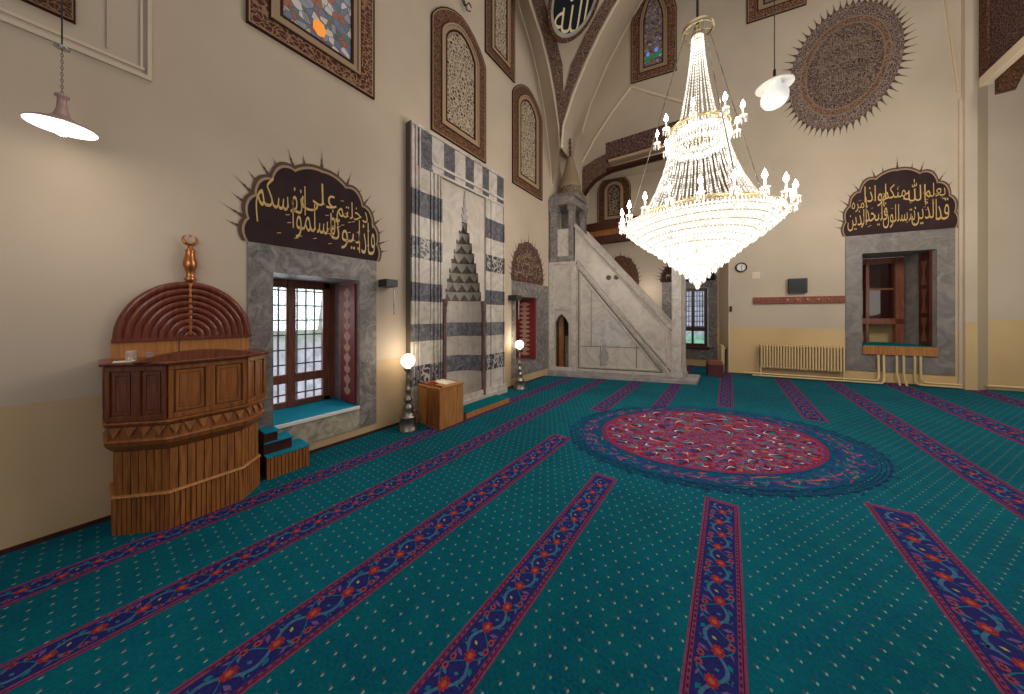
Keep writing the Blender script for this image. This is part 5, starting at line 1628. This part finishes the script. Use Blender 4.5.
mb = MB(); mb.tube([cx + UP * hz(38), cx + UP * 12], .016, 8); cpart('hanging_rod', mb, ['iron'])
zt_ = hz(31)
mb = MB()
mb.lathe(cx, [(.185, zt_ - .03), (.2, zt_ - .03), (.2, zt_ + .03), (.185, zt_ + .03), (.185, zt_ - .03)], 32)
for k in range(4):
    a = k * pi / 2 + .3; mb.tube([cx + V((.17 * cos(a), .17 * sin(a), zt_)), cx + V((0, 0, zt_ + .02))], .01, 6)
mb.lathe(cx, [(.001, zt_ + .08), (.05, zt_ + .05), (.03, zt_), (.08, zt_ - .05), (.07, zt_ - .09), (.001, zt_ - .1)], 20)
cpart('crown_ring', mb, ['gilt'])
zu = hz(134); ru = .36
zl_ = hz(217); rl = .80


def strand(p_r, p_z, n, r):
    """One string of cut beads along a curve in the x-z plane, repeated round the axis."""
    mb = MB()
    for (a, az), (b, bz) in zip(list(zip(p_r, p_z))[:-1], list(zip(p_r, p_z))[1:]):
        mx, mz = (a + b) / 2, (az + bz) / 2
        dx, dz = b - a, bz - az; ln = sqrt(dx * dx + dz * dz); nx, nz = -dz / ln, dx / ln
        h = .5
        vs = [V((a, 0, az)), V((b, 0, bz))] + [V((mx + nx * r * c, r * s, mz + nz * r * c)) for c, s in ((1, 0), (0, 1), (-1, 0), (0, -1))]
        mb.add(vs, [(0, 2, 3), (0, 3, 4), (0, 4, 5), (0, 5, 2), (1, 2, 3), (1, 3, 4), (1, 4, 5), (1, 5, 2)], 0, False, True)
    return mb


def around(name, mb, mats, n, a0=0.0):
    me = None
    for k in range(n):
        if k == 0:
            o = obj(name, mb, mats, None, origin=(0, 0, 0)); first = o
            o.parent = root
        else:
            o = first.copy(); COL.objects.link(o)
        o.location = cx - R0; o.rotation_euler = (0, 0, a0 + 2 * pi * k / n)
        o.parent = root
    return first


ks = [i / 34 for i in range(35)]
around('bead_strand', strand([.07 + (.27 - .07) * t ** 1.5 for t in ks], [zt_ - .08 + (zu - zt_ + .08) * t for t in ks], 34, .009), ['crystal'], 20)
ks = [i / 30 for i in range(31)]
around('bead_strand', strand([ru - .02 + (rl - ru) * (.55 * t + .45 * t ** 2.6) for t in ks], [zu - .12 + (zl_ - zu + .12) * t for t in ks], 30, .0125), ['crystal'], 56, .03)
ks = [i / 24 for i in range(25)]


def drum(r, z, h, n, prism_r, mats, name, droop=0.0):
    """A ring hung all round with cut glass prisms."""
    mb = MB()
    for k in range(n):
        a = 2 * pi * (k + .5 * (int(z * 100) % 2)) / n
        c = cx + V((r * cos(a), r * sin(a), z)); t = V((-sin(a), cos(a), 0)); o = V((cos(a), sin(a), 0))
        hh = h * (1 + droop * sin(k * 1.7))
        vs = [c, c - UP * hh] + [c - UP * hh * .62 + d * prism_r for d in (t, o, -t, -o)]
        mb.add(vs, [(0, 2, 3), (0, 3, 4), (0, 4, 5), (0, 5, 2), (1, 2, 3), (1, 3, 4), (1, 4, 5), (1, 5, 2)], 0, False, True)
    mb.lathe(cx, [(r - .003, z - .006), (r + .003, z - .006), (r + .003, z + .004), (r - .003, z + .004), (r - .003, z - .006)], 48, 1)
    return cpart(name, mb, mats)


mats_c = ['crystal_hi', 'gilt']
drum(ru, zu + .05, .13, 60, .018, mats_c, 'crystal_tier'); drum(ru + .03, zu - .02, .15, 64, .018, mats_c, 'crystal_tier'); drum(ru - .04, zu - .1, .14, 56, .018, mats_c, 'crystal_tier')
mb = MB(); mb.lathe(cx, [(ru - .03, zu + .05), (ru + .02, zu + .05), (ru + .03, zu + .075), (ru - .03, zu + .09)], 48); cpart('upper_hoop', mb, ['gilt'])
mb = MB(); mb.lathe(cx, [(rl - .04, zl_ - .02), (rl + .02, zl_ - .03), (rl + .03, zl_ + .02), (rl - .03, zl_ + .03), (rl - .04, zl_ - .02)], 64); cpart('lower_hoop', mb, ['gilt'])
prof = [(.95, zl_ - .06, .09), (.90, zl_ - .12, .09), (.83, zl_ - .18, .10), (.75, zl_ - .25, .10), (.66, zl_ - .31, .11), (.57, zl_ - .37, .11), (.50, zl_ - .44, .11), (.43, zl_ - .50, .11), (.36, zl_ - .57, .11), (.29, zl_ - .63, .11), (.22, zl_ - .70, .11), (.15, zl_ - .77, .11), (.09, zl_ - .84, .1), (.04, zl_ - .9, .08)]
for r_, z, h in prof:
    drum(r_, z, h, max(10, int(r_ * 150)), .0145, mats_c, 'crystal_tier', .05)
mb = MB(); mb.lathe(cx, [(.9, zl_ - .09), (.56, zl_ - .38), (.3, zl_ - .64), (.03, zl_ - .93)], 48); cpart('inner_bowl', mb, ['crystal_core'])
mb = MB(); mb.ball(cx + UP * (zl_ - 1.0), .03, 0, 12); cpart('drop_ball', mb, ['crystal_hi'])


def candle(r, z, n, a0, k=1.0):
    """Arm with a glass drip pan, candle tube and flame bulb; repeated round the hoop."""
    mb = MB()
    mb.tube([V((r - .22 * k, 0, z)), V((r - .12 * k, 0, z - .07 * k)), V((r - .02, 0, z - .06 * k)), V((r, 0, z))], .008, 6)
    for q in range(6):
        a = 2 * pi * q / 6; c = V((r + .04 * cos(a), .04 * sin(a), z)); mb.add([c, c - UP * .09 * k, c + V((.01, 0, -.06 * k)), c + V((-.005, .009, -.06 * k)), c + V((-.005, -.009, -.06 * k))], [(0, 2, 3), (0, 3, 4), (0, 4, 2), (1, 2, 3), (1, 3, 4), (1, 4, 2)], 1, False, True)
    mb.lathe(V((r, 0, z)), [(.02, -.01), (.05, .006), (.045, .012), (.015, .012)], 14, 1)
    m2 = MB(); m2.lathe(V((r, 0, z)), [(.011, .012), (.011, .1 * k), (.001, .1 * k)], 10)
    m3 = MB(); m3.lathe(V((r, 0, z + .1 * k)), [(.005, 0), (.024, .025), (.026, .05), (.013, .085), (.001, .115)], 10)
    firsts = None
    for j in range(n):
        if j == 0:
            o = obj('candle_arm', mb, ['gilt', 'crystal'], None, origin=(0, 0, 0)); c1 = obj('candle_tube', m2, ['candle'], o, origin=(0, 0, 0)); c2 = obj('flame_bulb', m3, ['flame'], o, origin=(0, 0, 0)); firsts = (o, c1, c2)
        else:
            o = firsts[0].copy(); COL.objects.link(o)
            for ch in firsts[1:]:
                c = ch.copy(); COL.objects.link(c); c.parent = o
        o.parent = root; o.location = cx - R0; o.rotation_euler = (0, 0, a0 + 2 * pi * j / n)


candle(.52, zu + .0, 9, .5, 1.0)
candle(1.02, zl_ - .02, 20, .1, 1.0)
for k in range(4):
    a = .5 + k * pi / 2
    mb = MB(); mb.tube([cx + V((.16 * cos(a), .16 * sin(a), zt_ - .02)), cx + V(((rl + .12) * cos(a), (rl + .12) * sin(a), zl_ + .02))], .007, 5); cpart('stay_chain', mb, ['brass'])

# ------------------------------------------------------------------ light
def point(p, w, r, col):  # serves the real lamps and the added fill lights
    l = bpy.data.lights.new('lamp', 'POINT'); l.energy = w; l.shadow_soft_size = r; l.color = col
    o = bpy.data.objects.new('light_point', l); COL.objects.link(o); o.location = p
    return o


for k in range(6):
    a = k * pi / 3 + .2
    point(cx + V((1.35 * cos(a), 1.35 * sin(a), zl_ + .25)), 27, .12, (1, .93, .84))
point(cx + V((0, 0, hz(287) - .35)), 24, .15, (1, .93, .84))
point(lc + V((.25, 0, -.7)), 5, .25, (1, .9, .84))
point(lp1 + V((.02, 0, 1.2)), 3.5, .08, (1, .88, .66)); point(lp2 + V((.02, 0, 1.2)), 3.5, .08, (1, .88, .66))
point(FRT.P(rU(900), 4, 8.5), 190, .6, (1, .94, .85)); point(FRT.P(rU(870), 3.2, 4.2), 215, .5, (1, .93, .82)); point(FRT.P(rU(1000), 2.6, 2.2), 30, .5, (1, .93, .82))  # unseen fill lights added to brighten the far wall and pier
point(V((-1.0, -1.0, 2.7)), 46, .5, (1, .94, .9)); point(V((-1.6, 4.2, 3.2)), 30, .5, (1, .93, .84))  # unseen fills added behind the camera and towards the bay
point(FRT.P(rU(650), -.6, 2.6), 12, .2, (1, .93, .84))
l = bpy.data.lights.new('daylight', 'AREA'); l.size = 1.6; l.energy = 45; l.color = (.86, .94, 1)
o = bpy.data.objects.new('light_daylight', l); COL.objects.link(o); o.location = FL.P((w1['u0'] + w1['u1']) / 2 - .3, -D1 - .6, w1['zt']); o.rotation_euler = (0, -pi / 2 + .45, 0)
l = bpy.data.lights.new('overhead_fill', 'AREA'); l.shape = 'DISK'; l.size = 7; l.energy = 130; l.color = (1, .95, .9)  # unseen soft area light added overhead as general fill
o = bpy.data.objects.new('light_overhead_fill', l); COL.objects.link(o); o.location = (.5, 3.0, 11.5)

w = bpy.data.worlds.new('world'); scene.world = w; w.use_nodes = True
bg = w.node_tree.nodes['Background']; bg.inputs[0].default_value = (1.0, .95, .9, 1); bg.inputs[1].default_value = .25

# ------------------------------------------------------------------ camera
cam = bpy.data.cameras.new('camera'); cam.sensor_width = 36; cam.lens = FPX / 1024 * 36; cam.shift_y = -(347 - Y0) / 1024; cam.clip_start = .05
co = bpy.data.objects.new('camera', cam); COL.objects.link(co); co.location = EYE; co.rotation_euler = (pi / 2, 0, TH)
scene.camera = co
scene.view_settings.view_transform = 'Standard'
scene.view_settings.look = 'None'
scene.view_settings.exposure = 0
scene.cycles.use_denoising = True
scene.cycles.max_bounces = 6
